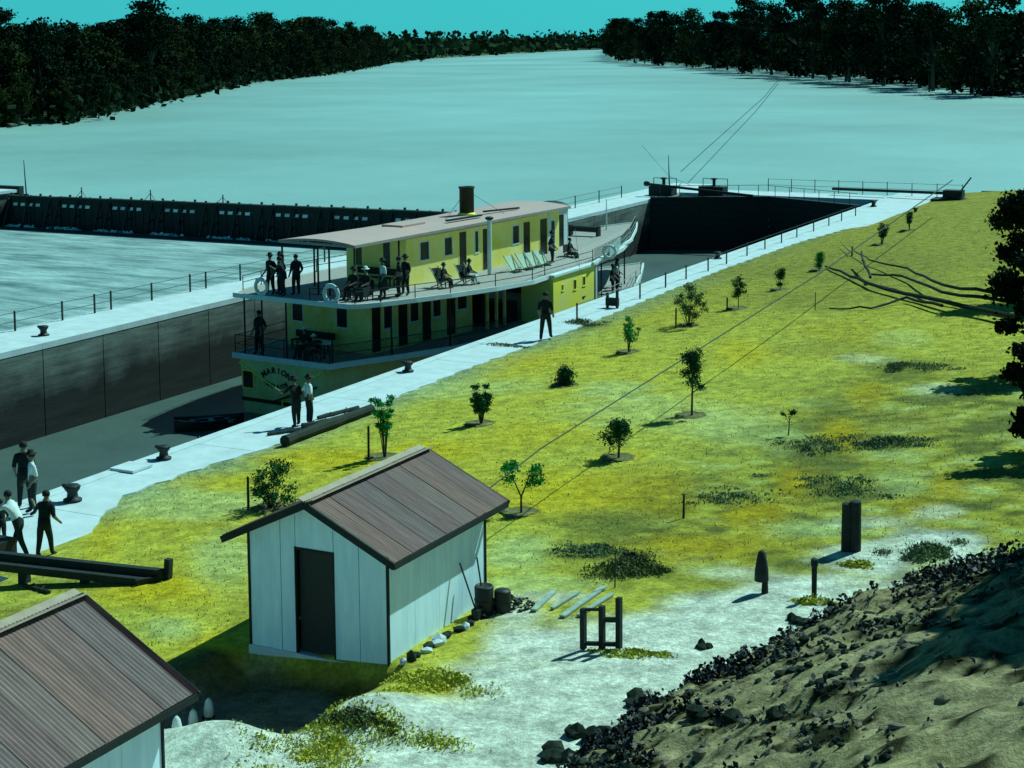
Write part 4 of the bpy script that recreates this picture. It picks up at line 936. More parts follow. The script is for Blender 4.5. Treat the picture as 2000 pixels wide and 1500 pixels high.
for i, (x, y, l_, m_) in enumerate([(3.3, 22.2, 'person in dark clothes on the lower bow deck, nearest the paddle box', M_suit), (3.0, 23.2, 'person with pale shirt front amid the lower bow deck group', M_shirt), (2.6, 24.0, 'person in dark clothes on the lower bow deck, furthest forward', M_suit)]):
    person(l_, shipW(x, y, zm(y)), YS-1.3+i*.3, 'stand', m_, M_trou, None, 1.6, seed=30+i)

# ================================================================== TIMBERS, SMALL THINGS ON THE GROUND
def us_local(px, py, z): u, s = US(px, py, z); return Vector((u, s, z))
def log(name, label, cat, p, q, r, m_=M_tim, split=0):
    t = frame(name, label, cat, p[0], p[1], p[2]); d = Vector(q)-Vector(p)
    b = MB(); n = 9; P = [d*(i/n)+Vector((random.uniform(-.02, .02), random.uniform(-.02, .02), r*.9)) for i in range(n+1)]
    b.tube(P, [r*random.uniform(.85, 1.12) for _ in P], 9); b.obj('trunk', m_, t)
    for k in range(2): c = P[2+4*k]; MB().tube([c, c+Vector((random.uniform(-.1, .1), .12, r*1.3))], [.03, .015], 5).obj('knot', m_, t)
    return t
def gl(px, py, dz=0): u, s, z = G(px, py); return (u, s, max(z, .01)+dz)
log('log', 'long thick dark log lying at the grass edge beside the two men', 'log', gl(555, 872), gl(724, 808), .17)
log('log', 'thin dark pole lying on the apron edge left of the thick log', 'log', gl(524, 852), gl(588, 843), .06)
log('log', 'short dark pole lying behind the thick log', 'log', gl(622, 820), gl(700, 800), .07)
log('log', 'dark stub of timber between the two men and the thick log', 'log', gl(590, 838), gl(660, 826), .10)
# balance beam of the downstream gate
gb = frame('balance_beam', 'long dark double balance beam reaching over the grass at lower left', 'beam')
p0 = us_local(-60, 1080, .75); p1 = us_local(318, 1121, .55)
MB().beam(p0, p1, .17, .2).obj('top_timber', M_dark, gb)
MB().beam(p0+Vector((-.25, -.35, -.12)), p1+Vector((-.25, -.35, -.12)), .15, .17).obj('lower_timber', M_dark, gb)
MB().beam(p1+Vector((.05, .1, -.2)), p1+Vector((.08, .12, .32)), .14, .14).obj('end_post', M_dark, gb)
MB().beam(p1+Vector((-.35, -.5, -.1)), p1+Vector((.05, .15, -.08)), .1, .12).obj('end_tie', M_dark, gb)
for k in (.3, .62): c = p0.lerp(p1, k); MB().box(c.x-.08, c.x+.08, c.y-.2, c.y+.04, 0.0, c.z-.1).obj('support', M_dark, gb)
t = frame('machine_box', 'dark iron machinery box at the left edge beside the workers', 'winch', *us_local(4, 1096, 0.02))
MB().box(-1.2, .15, -.3, .35, 0, .5).obj('casing', M_black, t); MB().lathe([(.15, .5), (.15, .6), (.05, .62)], (-.3, 0, 0), 10).obj('cap', M_black, t)
t = frame('steel_plate', 'flat dark plate on the apron below the balance beam', 'plate', *us_local(-10, 1140, 0.03))
MB().slab([(-1.2, -.4), (.35, -.42), (.62, .12), (.4, .3), (-1.2, .4)], 0, .06).obj('sheet', mat('blue_black_steel', (.03, .06, .075), .5, .2, 3), t)
log('log', 'short dark stick on the grass below the balance beam', 'log', gl(45, 1146), gl(96, 1160), .045)
u, s, z = G(100, 1165)
# big post pair, other posts
t, u, s, z = gthing('post_pair', 'two thick dark posts standing side by side at the right of the path', 'post', 1660, 1076)
MB().lathe([(.12, 0), (.115, .5), (.11, 1.0), (.06, 1.02)], (-.07, 0, 0), 10).obj('post', M_dark, t); MB().lathe([(.13, 0), (.125, .5), (.12, 1.06), (.07, 1.08)], (.10, .02, 0), 10).obj('post', M_dark, t)
t, u, s, z = gthing('stake', 'dark rounded stake standing alone below the two thick posts', 'post', 1590, 1168)
MB().lathe([(.05, 0), (.055, .6), (.075, .66), (.07, .76), (.03, .78)], n=10).obj('shaft', M_dark, t); MB().box(-.03, .03, -.075, .075, .5, .56).obj('cleat', M_dark, t)
t, u, s, z = gthing('hooded_post', 'short post with a dark tapering hood beside the sandy path', 'post', 1494, 1158)
MB().lathe([(.07, 0), (.055, .3)], n=9).obj('shaft', M_dark, t); MB().lathe([(.14, .24), (.135, .45), (.10, .66), (.07, .80), (.02, .84)], (-.07, 0, 0), 12).obj('hood', M_dark, t, True)
t, u, s, z = gthing('timber_frame', 'dark H shaped timber frame of three upright posts standing on the sand', 'frame', 1176, 1268, -.1)
for (x, h_) in ((-.30, .74), (.0, .80), (.27, .96)): MB().box(x-.045, x+.045, -.05+x*.5, .05+x*.5, 0, h_).obj('upright', M_dark, t)
MB().beam((0, 0, .55), (.27, .135, .55), .05, .09).obj('crossbar', M_dark, t); MB().beam((-.32, -.16, .10), (.30, .15, .10), .06, .07).obj('sill', M_dark, t); MB().beam((-.32, -.16, .72), (.02, 0, .74), .04, .05).obj('crossbar', M_dark, t)
# stakes and small posts on lawn
def stake(label, px, py, h_, r=.025):
    t, u, s, z = gthing('stake', label, 'stake', px, py); MB().tube([(0, 0, -.05), (.01, 0, h_)], [r, r*.8], 6).obj('shaft', M_tim, t); MB().box(-r*1.2, r*1.2, -r*1.2, r*1.2, h_, h_+.02).obj('top', M_tim, t)
stake('short dark stake in rough grass between shed and hooded post', 1335, 1012, .55, .03)
stake('thin stake rising from the dark weeds right of the shed', 1201, 1148, .75, .015)
stake('thin pale stake on the far lawn below the fallen branches', 1592, 606, .75, .02)
stake('small dark stake near the fallen branches on the far lawn', 1664, 500, .5, .05)
# planks and heap beside shed
def plank(label, p, q, w_=.12):
    t = frame('plank', label, 'plank', p[0], p[1], p[2], group='loose planks right of the shed'); d = Vector(q)-Vector(p)
    MB().beam((0, 0, .045), d+Vector((0, 0, .045)), w_, .035).obj('board', M_pale, t)
plank('pale plank nearest the dark heap right of the shed', gl(1042, 1196), gl(1082, 1158))
plank('long pale plank pointing up the slope towards the weeds', gl(1098, 1208), gl(1180, 1150))
plank('pale plank closest to the timber frame', gl(1130, 1206), gl(1196, 1164), .09)
plank('pale plank in the middle of the scattered boards', gl(1078, 1192), gl(1130, 1160), .08)
def blobmesh(name, label, cat, px, py, sx, sy, sz, m_, n=26, parent_parts=True, seedk=0, dz=0):
    t, u, s, z = gthing(name, label, cat, px, py, dz=dz)
    b = MB(); r_ = random.Random(seedk)
    for k in range(n):
        a = r_.random()*6.283; q = r_.random()**.6; x, y = q*sx*math.cos(a), q*sy*math.sin(a); zz = sz*(1-q*q)*r_.random()
        clod(b, (x, y, zz+.03), .10*r_.uniform(.6, 1.5)*max(sx, .4), r_)
    b.obj('pile', m_, t); return t
ICO = [(0, 0, -1), (.72, -.53, -.45), (-.28, -.85, -.45), (-.89, 0, -.45), (-.28, .85, -.45), (.72, .53, -.45), (.28, -.85, .45), (-.72, -.53, .45), (-.72, .53, .45), (.28, .85, .45), (.89, 0, .45), (0, 0, 1)]
ICF = [(0, 1, 2), (1, 0, 5), (0, 2, 3), (0, 3, 4), (0, 4, 5), (1, 5, 10), (2, 1, 6), (3, 2, 7), (4, 3, 8), (5, 4, 9), (1, 10, 6), (2, 6, 7), (3, 7, 8), (4, 8, 9), (5, 9, 10), (6, 10, 11), (7, 6, 11), (8, 7, 11), (9, 8, 11), (10, 9, 11)]
def clod(b, c, r, rn):
    k = (rn.uniform(.7, 1.3), rn.uniform(.7, 1.3), rn.uniform(.5, .9))
    b.add([(c[0]+v[0]*r*k[0]*rn.uniform(.8, 1.2), c[1]+v[1]*r*k[1]*rn.uniform(.8, 1.2), c[2]+v[2]*r*k[2]*rn.uniform(.8, 1.2)) for v in ICO], ICF)
stuff(blobmesh('coal_heap', 'low black heap on the sand behind the right end of the shed', 'heap', 1006, 1186, .42, .35, .24, M_black, 60, seedk=2))
# rubble foundation stones down the shed's right side (single stones)
r_ = random.Random(4)
for k in range(20):
    s_ = -11.9+k*.2+r_.uniform(-.05, .05); u_ = 16.72+r_.uniform(-.05, .28)
    t = frame('stone', 'dark rubble stone along the foot of the shed wall', 'stone', u_, s_, float(ground_z(u_, s_))-.04, r_.random()*3, group='rubble stones along the shed wall')
    b = MB(); clod(b, (0, 0, .08), r_.uniform(.08, .17), r_); b.obj('rock', [M_clod, M_dark, M_conc][r_.choice([0, 0, 1, 2])], t)
t = frame('drum', 'upright dark drum leaning against the far right corner of the shed', 'drum', 16.82, -9.05, float(ground_z(16.8, -9))+.0)
MB().lathe([(.17, 0), (.19, .05), (.185, .3), (.19, .55), (.17, .58), (.15, .56)], n=16).obj('barrel', M_black, t, True); MB().lathe([(.195, .28), (.198, .30), (.195, .32)], n=16).obj('hoop', M_tim, t)
t = frame('drum', 'smaller dark drum lying outward beside the upright drum', 'drum', 17.12, -8.85, float(ground_z(17.1, -8.8))+.0)
MB().lathe([(.15, 0), (.165, .04), (.165, .40), (.15, .44)], n=16).obj('barrel', M_black, t, True); MB().lathe([(.172, .2), (.172, .24)], n=16).obj('hoop', M_tim, t)
for k, (du, ds, lb) in enumerate([(0, 0, 'long handled tool leaning on the shed beside the drums, left of two'), (.0, .32, 'long handled tool leaning on the shed beside the drums, right of two')]):
    t = frame('shovel', lb, 'shovel', 16.70+du, -9.35+ds, float(ground_z(16.7, -9.2)))
    MB().tube([(.12, 0, .12), (-.18+.14*k, -.12*(1-k), 1.12)], .016, 6).obj('handle', M_tim, t); MB().box(.05, .2, -.1, .1, 0, .22).obj('blade', M_black, t)
# pale stakes near lower left shed
for i, (px, py, h_, lb) in enumerate([(408, 1402, .36, 'pale rounded stone post at the shadow edge furthest from the lower shed'), (378, 1420, .32, 'pale rounded stone post in the middle of the three by the lower shed'), (346, 1440, .34, 'pale rounded stone post closest to the corner of the lower shed')]):
    t, u, s, z = gthing('marker_stone', lb, 'stone', px, py); b = MB(); b.lathe([(.09, 0), (.085, .5*h_), (.06, .85*h_), (.02, h_)], n=10); b.obj('stone_body', M_conc, t, True); MB().lathe([(.13, -.03), (.11, .04)], n=9).obj('base', M_clod, t)
# fallen dead tree branches on the right
fb = frame('fallen_tree', 'dead leafless branches lying on the far lawn at the right', 'fallen tree')
def limb(pts, r0, r1, nm='limb'):
    P = []
    for (x, y, dz) in pts: u, s, z = G(x, y); P.append((u, s, z+dz))
    Q = []
    for i in range(len(P)-1):
        for k in range(4):
            t_ = k/4; Q.append(tuple(P[i][j]*(1-t_)+P[i+1][j]*t_+random.uniform(-.05, .05) for j in range(3)))
    Q.append(P[-1]); n = len(Q)
    MB().tube(Q, [r0+(r1-r0)*i/(n-1) for i in range(n)], 7).obj(nm, M_dark, fb)
limb([(2010, 640, .35), (1842, 604, .3), (1700, 565, .25), (1650, 540, .15), (1612, 524, .1)], .11, .05, 'trunk')
limb([(1990, 620, .5), (1840, 592, .5), (1760, 562, .5), (1700, 550, .4), (1685, 530, .5)], .08, .03)
limb([(1980, 610, .7), (1842, 585, .6), (1770, 545, .5), (1700, 518, .3), (1665, 498, .3)], .08, .025)
limb([(1842, 612, .3), (1770, 592, .2), (1700, 606, .12), (1620, 606, .08)], .07, .03)
limb([(1700, 556, .3), (1688, 535, .6), (1682, 522, .8)], .07, .05); limb([(1660, 500, .2), (1640, 480, .3)], .03, .01)

# ================================================================== VEGETATION
def crown_pts(n, clusters, spread):
    out = []
    for (x, y, z, r) in clusters:
        k = max(3, int(n*r)); out.append(rng.normal(size=(k, 3))*np.array([r, r, r*.75])*spread+np.array([x, y, z]))
    return np.concatenate(out)
def sapling(label, px, py, h_, wd, style, m_=M_sap, stake_at=None, name='sapling', den=1.0):
    t, u, s, z = gthing(name, label, 'sapling' if name == 'sapling' else name.replace('_', ' '), px, py, random.random())
    t['group'] = 'young trees planted on the lawn'
    rn = random.Random(px)
    tr = MB(); cl = []
    if style == 'tree':      # clear stem, clumped crown
        tr.tube([(0, 0, -.05), (.02, 0, h_*.4), (0, .02, h_*.8)], [.035, .028, .012])
        for k in range(13):
            a = rn.random()*6.28; zz = h_*rn.uniform(.42, .97); q = wd*.5*rn.uniform(.3, .95)*(1.25-zz/h_) if zz > .6*h_ else wd*.5*rn.uniform(.4, 1); x, y = q*math.cos(a), q*math.sin(a)
            cl.append((x, y, zz, rn.uniform(.12, .2))); tr.tube([(0, 0, zz*.75), (x, y, zz)], [.014, .005], 4)
    elif style == 'vee':
        tr.tube([(0, 0, -.05), (0, 0, h_*.3)], [.03, .025]); 
        for sg in (-1, 1):
            tr.tube([(0, 0, h_*.3), (sg*wd*.18, 0, h_*.6), (sg*wd*.28, 0, h_*.85)], [.022, .015, .006], 5)
            for k in range(4): cl.append((sg*wd*rn.uniform(.15, .45), rn.uniform(-.1, .1), h_*rn.uniform(.55, .95), rn.uniform(.10, .16)))
    elif style == 'bush':
        for k in range(24):
            a = rn.random()*6.28; q = wd*.5*rn.random()**.7; zz = h_*rn.uniform(.12, 1)*(1-.35*(2*q/wd)); x, y = q*math.cos(a), q*math.sin(a)
            cl.append((x, y, zz, rn.uniform(.10, .2))); tr.tube([(x*.15, y*.15, 0), (x, y, zz)], [.014, .004], 4)
    elif style == 'spray':
        for k in range(9):
            a = rn.random()*6.28; q = wd*.5*rn.uniform(.2, 1); zz = h_*rn.uniform(.6, 1); x, y = q*math.cos(a), q*math.sin(a); tr.tube([(x*.1, y*.1, 0), (x*.5, y*.5, zz*.6), (x, y, zz)], [.016, .01, .004], 4)
            for j in range(3): f_ = .55+.22*j; cl.append((x*f_, y*f_, zz*f_, .085))
    elif style == 'oval':
        tr.tube([(0, 0, -.05), (0, 0, h_*.4)], .02)
        for k in range(16):
            zz = h_*rn.uniform(.25, 1); q = wd*.42*math.sin(math.pi*min(1, max(.1, (zz/h_-.15)/.9)))*rn.random(); a = rn.random()*6.28; cl.append((q*math.cos(a)+(zz/h_-.5)*.1, q*math.sin(a), zz, rn.uniform(.1, .17)))
    elif style == 'thin':
        tr.tube([(0, 0, -.02), (.02, 0, h_*.6), (0, 0, h_)], [.02, .014, .006])
        for k in range(4): a = rn.random()*6.28; x, y = .16*math.cos(a), .16*math.sin(a); tr.tube([(0, 0, h_*.55), (x, y, h_)], [.008, .003], 4); cl.append((x, y, h_*.95, .07))
    tr.obj('trunk', M_bark, t); c = MB(); c.leaves(crown_pts(760*den, cl, .62), .036, .5); c.obj('foliage', m_, t)
    # dug basin ring of earth around the stem
    b = MB(); n = 18; v = []; f = []
    for i in range(n):
        a = 6.283*i/n
        for rr, zz in ((.0, .0), (.26, .01), (.40, .04), (.55, -.01)): v.append((rr*math.cos(a)*rn.uniform(.75, 1.25), rr*math.sin(a)*rn.uniform(.75, 1.25), zz*rn.uniform(.6, 1.2)+.012))
    for i in range(n):
        for j in (0, 1, 2): f.append((i*4+j, ((i+1) % n)*4+j, ((i+1) % n)*4+j+1, i*4+j+1))
    if style != 'thin': b.add(v, f).obj('soil_ring', mat('soil_ring_earth', (.16, .15, .05), .95, .5, 6, .02), t)
    if stake_at:
        dx, hh = stake_at; q, *_ = gthing('stake', 'wooden stake beside the '+label, 'stake', px+dx, py+4); MB().tube([(0, 0, 0), (.01, 0, hh)], .035, 7).obj('shaft', M_tim, q); MB().lathe([(.036, 0), (.02, .03)], (.01, 0, hh), 7).obj('top', M_tim, q)
sapling('dense dark bushy sapling behind the shed ridge at left', 530, 992, 1.5, 1.15, 'bush', M_sapd, (-45, .85))
sapling('two branched sapling with stake just above the shed roof', 752, 893, 1.75, .95, 'spray', M_sap, (-32, .95), den=1.6)
sapling('dark leafy sapling with pale bark in mid lawn left of centre', 940, 828, 1.25, .75, 'spray', M_sapd, None, den=2.2)
sapling('very small bush in a soil ring above mid lawn', 1104, 752, .6, .5, 'bush', M_sapd, (-12, .5))
sapling('open sprayed sapling left of the big dark bush', 1228, 688, 1.45, 1.1, 'spray', M_sap, None, den=.9)
sapling('big dark upright bush of stems near the chain fence', 1345, 636, 1.9, 1.5, 'bush', M_sapd, (-25, .8))
sapling('oval leaning sapling with stake right of the big dark bush', 1442, 602, 1.45, .75, 'oval', M_sapd, (-22, .55))
sapling('small oval sapling furthest up the lawn', 1524, 566, 1.0, .6, 'oval', M_sapd, None)
sapling('tiny narrow sapling beside the tips of the fallen branches', 1600, 528, .85, .3, 'oval', M_sap, None)
sapling('tallest clear stemmed sapling in the middle of the lawn', 1351, 812, 2.1, .95, 'tree', M_sapd, None, den=2.0)
sapling('round headed sapling below the tallest one', 1208, 895, .98, .85, 'tree', M_sapd, None, den=1.6)
sapling('bright green forked sapling beyond the shed eave corner', 1018, 1002, 1.35, .95, 'vee', M_sap, None, den=1.6)
sapling('grey thin sapling by the chain fence end at far right', 1722, 478, 1.2, .8, 'spray', M_sapd, None)
sapling('grey thin sapling nearest the upstream apron', 1776, 450, 1.1, .8, 'spray', M_sapd, None)
sapling('leafless thin sapling in the pale patch right of centre', 1540, 850, .65, .3, 'thin', M_sapd, None)
# weeds & clumps
def clump(label, px, py, rx, ry, h_, m_, n=900, bl=.10, z_off=0):
    t, u, s, z = gthing('weed_clump', label, 'weeds', px, py)
    nc = 16; cx = rng.normal(0, .6, nc)*rx; cy = rng.normal(0, .6, nc)*ry; cw = rng.uniform(.10, .42, nc)
    i = rng.integers(0, nc, n); x = cx[i]+rng.normal(0, 1, n)*cw[i]*rx*.8; y = cy[i]+rng.normal(0, 1, n)*cw[i]*ry*.8
    zz = ground_z(u+x, s+y)-z; k = np.clip((x/rx)**2+(y/ry)**2, 0, 1)
    hh = h_*.7*(1-.7*k)*rng.uniform(.25, 1.2, n)*(0.6+cw[i]*1.5)
    dx = rng.normal(0, .45, n)*hh; dy = rng.normal(0, .45, n)*hh; a = rng.random(n)*3.14; w2 = .011
    wx, wy = w2*np.cos(a), w2*np.sin(a)
    v = np.stack([np.c_[x-wx, y-wy, zz-.01], np.c_[x+wx, y+wy, zz-.01], np.c_[x+dx, y+dy, zz+hh]], 1).reshape(-1, 3)
    b = MB(); b.add(v.tolist(), [(3*q, 3*q+1, 3*q+2) for q in range(n)]); q = slice(0, n//2); b.leaves(np.c_[x+dx*.8, y+dy*.8, zz+hh*.7], .03)
    stuff(b.obj('blades', m_, t)); return t
clump('big dry yellow green bush on sand at the bottom edge', 690, 1455, 1.1, .75, .28, M_tufty, 2600)
clump('darker part of weeds at the upper side of the bottom bush', 690, 1412, .8, .25, .25, M_tuftd, 1100)
clump('yellow weeds along the foot of the shed wall', 870, 1335, .75, .5, .22, M_tufty, 1800)
clump('low yellow tuft on sand below the timber frame', 1240, 1278, .48, .22, .12, M_tufty, 900)
clump('dark bushy weeds around the thin stake right of the shed', 1235, 1112, .75, .6, .35, M_tuftd, 2200)
clump('dark weeds higher up the slope left of the thin stake', 1170, 1078, .8, .4, .22, M_scrub, 1100)
clump('dark round tuft just above the thin stake', 1232, 1092, .2, .16, .25, M_black, 300)
clump('yellow tuft under the two thick posts', 1672, 1104, .25, .18, .2, M_tufty, 600)
clump('yellow tuft around the lone rounded stake', 1590, 1176, .35, .2, .18, M_tufty, 600)
clump('dark shrub at the right above the eroded bank', 1810, 1085, .5, .5, .4, M_scrub, 1500)
clump('dark weeds growing at the kerb edge beside the striding man', 1140, 632, .9, .5, .3, M_tuftd, 900)
clump('dark weeds along the lock edge left of the striding man', 985, 676, .9, .35, .18, M_tuftd, 500)
clump('dark grey scrub on the right slope above the two posts', 1640, 950, 1.0, .8, .22, M_scrub, 1100)
clump('dark scrub on the right slope by the yellow band', 1600, 870, .8, 1.0, .25, M_scrub, 1100)
clump('dark scrub patch left of the hooded post', 1420, 975, 1.0, .6, .15, M_scrub, 700)
clump('dark bush under trees at the right edge of the lawn', 1740, 868, .8, .5, .35, M_scrub, 1500)
clump('brown grey bush on the far right slope', 1770, 720, .9, .8, .35, M_scrub, 1100)
# general grass tufts
def tuft_field(name, label, m_, n, um, uM, sm, sM, h_, test=None):
    u = rng.uniform(um, uM, n*3); s = sm+(sM-sm)*rng.random(n*3)**1.5
    k = (u > edge_u(s)+.15) & ~((u > 13.1) & (u < 16.8) & (s > -12.3) & (s < -8)) & ~((u > 12.6) & (u < 16.9) & (s > -23.2) & (s < -17.9))
    if test is not None: k &= test(u, s)
    u, s = u[k][:n], s[k][:n]; n_ = len(u); z = ground_z(u, s)
    hh = h_*rng.uniform(.4, 1.3, n_); dx = rng.normal(0, .5, n_)*hh; dy = rng.normal(0, .5, n_)*hh; a = rng.random(n_)*3.14; w2 = .016*np.c_[np.cos(a), np.sin(a)]
    v = np.stack([np.c_[u-w2[:, 0], s-w2[:, 1], z-.01], np.c_[u+w2[:, 0], s+w2[:, 1], z-.01], np.c_[u+dx, s+dy, z+hh]], 1).reshape(-1, 3)
    b = MB(); b.add(v.tolist(), [(3*i, 3*i+1, 3*i+2) for i in range(n_)])
    o_ = b.obj(name, m_); o_.location = A0; o_.rotation_euler = (0, 0, RZ); stuff(o_, label, 'grass')
notsand = lambda u, s: (fnoise(u, s, 1.1, o=2)+.25*fnoise(u, s, 3.5, o=8) > .05) & ~((u > 17.2) & (s < -5)) & (u < np.interp(s, LS, LU))
tuft_field('grass', 'thin darker grass blades scattered over the lawn', M_scrub, 6000, 1.8, 27, -16, 75, .05, notsand)
tuft_field('grass', 'dry yellow grass blades scattered over the lawn', M_tufty, 9000, 1.8, 27, -16, 75, .06, lambda u, s: ~((u > 17.2) & (s < -5)) & ~((u > 12) & (s < -12)) & ~((u > 12) & (s < -12)) & (u < np.interp(s, LS, LU)))
tuft_field('grass', 'pale dry grass blades scattered over the lawn', M_tuftp, 9000, 1.8, 27, -16, 60, .06, lambda u, s: ~((u > 17.2) & (s < -5)) & ~((u > 12) & (s < -12)) & (u < np.interp(s, LS, LU)))
# edge weeds
# clods on the eroded bank
# ragged dark roots and scrub hugging the bank
n_ = 90000; s_ = rng.uniform(-22, 6, n_); lp = np.interp(s_, LS, LU); u_ = lp-.1+np.abs(rng.normal(0, 2.4, n_))
dk = (fnoise(u_, s_, 1.7, o=31)*.9+fnoise(u_, s_, 5.5, o=17)*.7+fnoise(u_, s_, 14., o=3)*.45)+.16*np.exp(-np.clip(u_-lp, 0, 9)/1.0)
k = dk > .20+.2*rng.random(n_); u_, s_, dd = u_[k], s_[k], dk[k]; b = MB(); b.leaves(np.c_[u_, s_, ground_z(u_, s_)+rng.random(len(u_))*.26*np.clip((dd-.1)*3, .1, 1)], .045, .7)
o = b.obj('bank_scrub', M_black); o.location = A0; o.rotation_euler = (0, 0, RZ); stuff(o, 'ragged dark scrub and roots clinging to the eroded bank', 'scrub')
r_ = random.Random(9); b = MB(); cnt = 0
while cnt < 1500:
    s_ = r_.uniform(-21, 0); u_ = float(np.interp(s_, LS, LU))+abs(r_.gauss(0, 2.6))-.15
    if float(fnoise(np.array([u_]), np.array([s_]), 2.0, o=31)[0]) < r_.uniform(.0, .35): continue
    r = .02+.08*r_.random()**2.5
    clod(b, (u_, s_, float(ground_z(u_, s_))+r*.2), r, r_); cnt += 1
o = b.obj('dirt_clods', M_clod); o.location = A0; o.rotation_euler = (0, 0, RZ); stuff(o, 'dark clods of earth strewn over the eroded bank', 'earth')
b = MB(); cnt = 0
while cnt < 2600:
    s_ = r_.uniform(-21, 3); u_ = float(np.interp(s_, LS, LU))+abs(r_.gauss(0, 3.4))-.1; r = .015+.09*r_.random()**3
    clod(b, (u_, s_, float(ground_z(u_, s_))-r*.1), r, r_); cnt += 1
o = b.obj('earth_clods', mat('pale_clods', (.20, .17, .12), .98, .5, 3, .01, c2=(.09, .08, .055), spec=.05)); o.location = A0; o.rotation_euler = (0, 0, RZ); stuff(o, 'pale crumbling clods half buried in the eroded bank', 'earth')
for (px, py, r, lb) in [(1230, 1370, .26, 'big dark boulder at the top of the sandy bank edge'), (1150, 1440, .30, 'dark boulder lowest on the bank edge beside the sand'), (1560, 1215, .2, 'dark rock just below the lone rounded stake'), (1640, 1205, .24, 'long dark rock under the lip of the bank'), (1440, 1410, .22, 'black rock in the middle of the eroded bank'), (1380, 1265, .15, 'small dark rock on the bank lip left of the posts'), (1370, 1400, .17, 'small dark rock left of the black rock'), (1090, 1480, .25, 'dark lump at the bottom edge beside the sand'), (1530, 1400, .15, 'small flat rock on the open part of the bank')]:
    t, u, s, z = gthing('boulder', lb, 'rock', px, py); b = MB(); rr = random.Random(px)
    for k in range(4): clod(b, (rr.uniform(-r, r)*.9, rr.uniform(-r, r)*.7, r*.15), r*rr.uniform(.55, .9), rr)
    b.obj('rock', M_clod, t)

# ---- trees
def tree_mesh(h_, wd, seed, nleaf, lsz, low=.12, gaps=.5, m_=M_leaf):
    rn = random.Random(seed); cl = []; tr = MB()
    tr.tube([(0, 0, -.5), (rn.uniform(-.3, .3), 0, h_*.35), (rn.uniform(-.6, .6), 0, h_*.7)], [h_*.022, h_*.016, h_*.008], 7)
    for k in range(22):
        zz = h_*(low+(1-low)*rn.random()**.8); f_ = zz/h_; env = wd*.5*(math.sin(math.pi*min(.97, max(.1, f_*.86+.08)))**.6)
        a = rn.random()*6.28; q = env*rn.uniform(.25, 1.0); x, y = q*math.cos(a), q*math.sin(a); r = rn.uniform(.09, .16)*h_*.75
        cl.append((x, y, min(zz, h_*.95), r))
        if zz > .3*h_: tr.tube([(0, 0, zz*.6), (x*.6, y*.6, zz*.85), (x, y, zz)], [h_*.009, h_*.005, h_*.002], 4)
    pts = []
    per = nleaf//22
    for (x, y, z, r) in cl: pts.append(rng.normal(size=(per, 3))*np.array([r, r, r*.7])*.55+np.array([x, y, z]))
    pts = np.concatenate(pts); pts[:, 2] = np.clip(pts[:, 2], .1, h_*1.02)
    c = MB(); c.leaves(pts, lsz, .7)
    return tr, c
VAR = []
for k in range(9):
    h_ = [15, 16, 18, 14, 17, 20, 15, 13, 16][k]; tr, c = tree_mesh(h_, h_*.62, 50+k, 3800, .32, low=[.03, .03, .06, .03, .05, .08, .03, .03, .04][k])
    VAR.append((h_, tr.mesh('trunk', M_bark), c.mesh('crown', M_leaf if k % 4 else M_leaf2)))
def forest_tree(label, pos, hh, v, group, full=True):
    h_, tm, cm = VAR[v]; k = hh/h_; t = thing('gum_tree', label, 'tree', pos, random.random()*6.28, group); t.scale = (k*random.uniform(.85, 1.2), k*random.uniform(.85, 1.2), k)
    link('trunk', tm, t); link('crown', cm, t); return t
def bank_line(px):
    out = [at_z(x, y, ZR) for x, y in px]; return out
LB_ = bank_line([(-160, 268), (0, 249), (130, 240), (250, 215), (380, 185), (500, 161), (620, 149), (700, 136), (760, 124), (830, 115), (1000, 105), (1130, 98), (1265, 93)])
RB_ = bank_line([(1246, 100), (1262, 109), (1300, 119), (1400, 127), (1500, 132), (1600, 142), (1700, 149), (1830, 159), (1990, 172), (2200, 190)])
# bank land
def bank_land(name, line, far, z=.6):
    n = len(line); v = []; 
    for p in line: v.append((p.x, p.y, ZR-.3)); 
    inn = []
    for p, q in zip(line, far): d = (Vector((q[0], q[1], 0))-Vector((p.x, p.y, 0))).normalized(); v.append((p.x+d.x*5, p.y+d.y*5, z-1.2))
    for q in far: v.append((q[0], q[1], z))
    f = []
    for r in (0, 1):
        for i in range(n-1): f.append((r*n+i, r*n+i+1, (r+1)*n+i+1, (r+1)*n+i))
    b = MB(); b.add(v, f); o_ = b.obj(name, MATS['bank_earth']); fix_normals(o_.data); struct(o_)
far_l = [(p.x-600-(p.y-200)*.05 if i < 9 else p.x-300, p.y+(400 if i < 8 else 2600)) for i, p in enumerate(LB_)]
far_l[-1] = (3500, 5200); far_l[-2] = (1500, 5200); far_l[-3] = (0, 5000); far_l[-4] = (-900, 4500)
bank_land('left_bank', LB_, far_l)
far_r = [(p.x+200+i*60, p.y+900) for i, p in enumerate(RB_)]; bank_land('right_bank', RB_, far_r)
def along(line, step0, jitter, off):
    out = []; 
    for i in range(len(line)-1):
        p, q = line[i], line[i+1]; d = (q-p); L_ = d.length; d.normalize(); n = Vector((-d.y, d.x, 0)); x = 0
        while x < L_:
            pos = p+d*x+n*off; st_ = step0(pos); out.append(pos+Vector((random.uniform(-jitter, jitter), random.uniform(-jitter, jitter), 0))); x += st_
    return out
GL = 'dense gum trees along the far left river bank'
cntt = 0
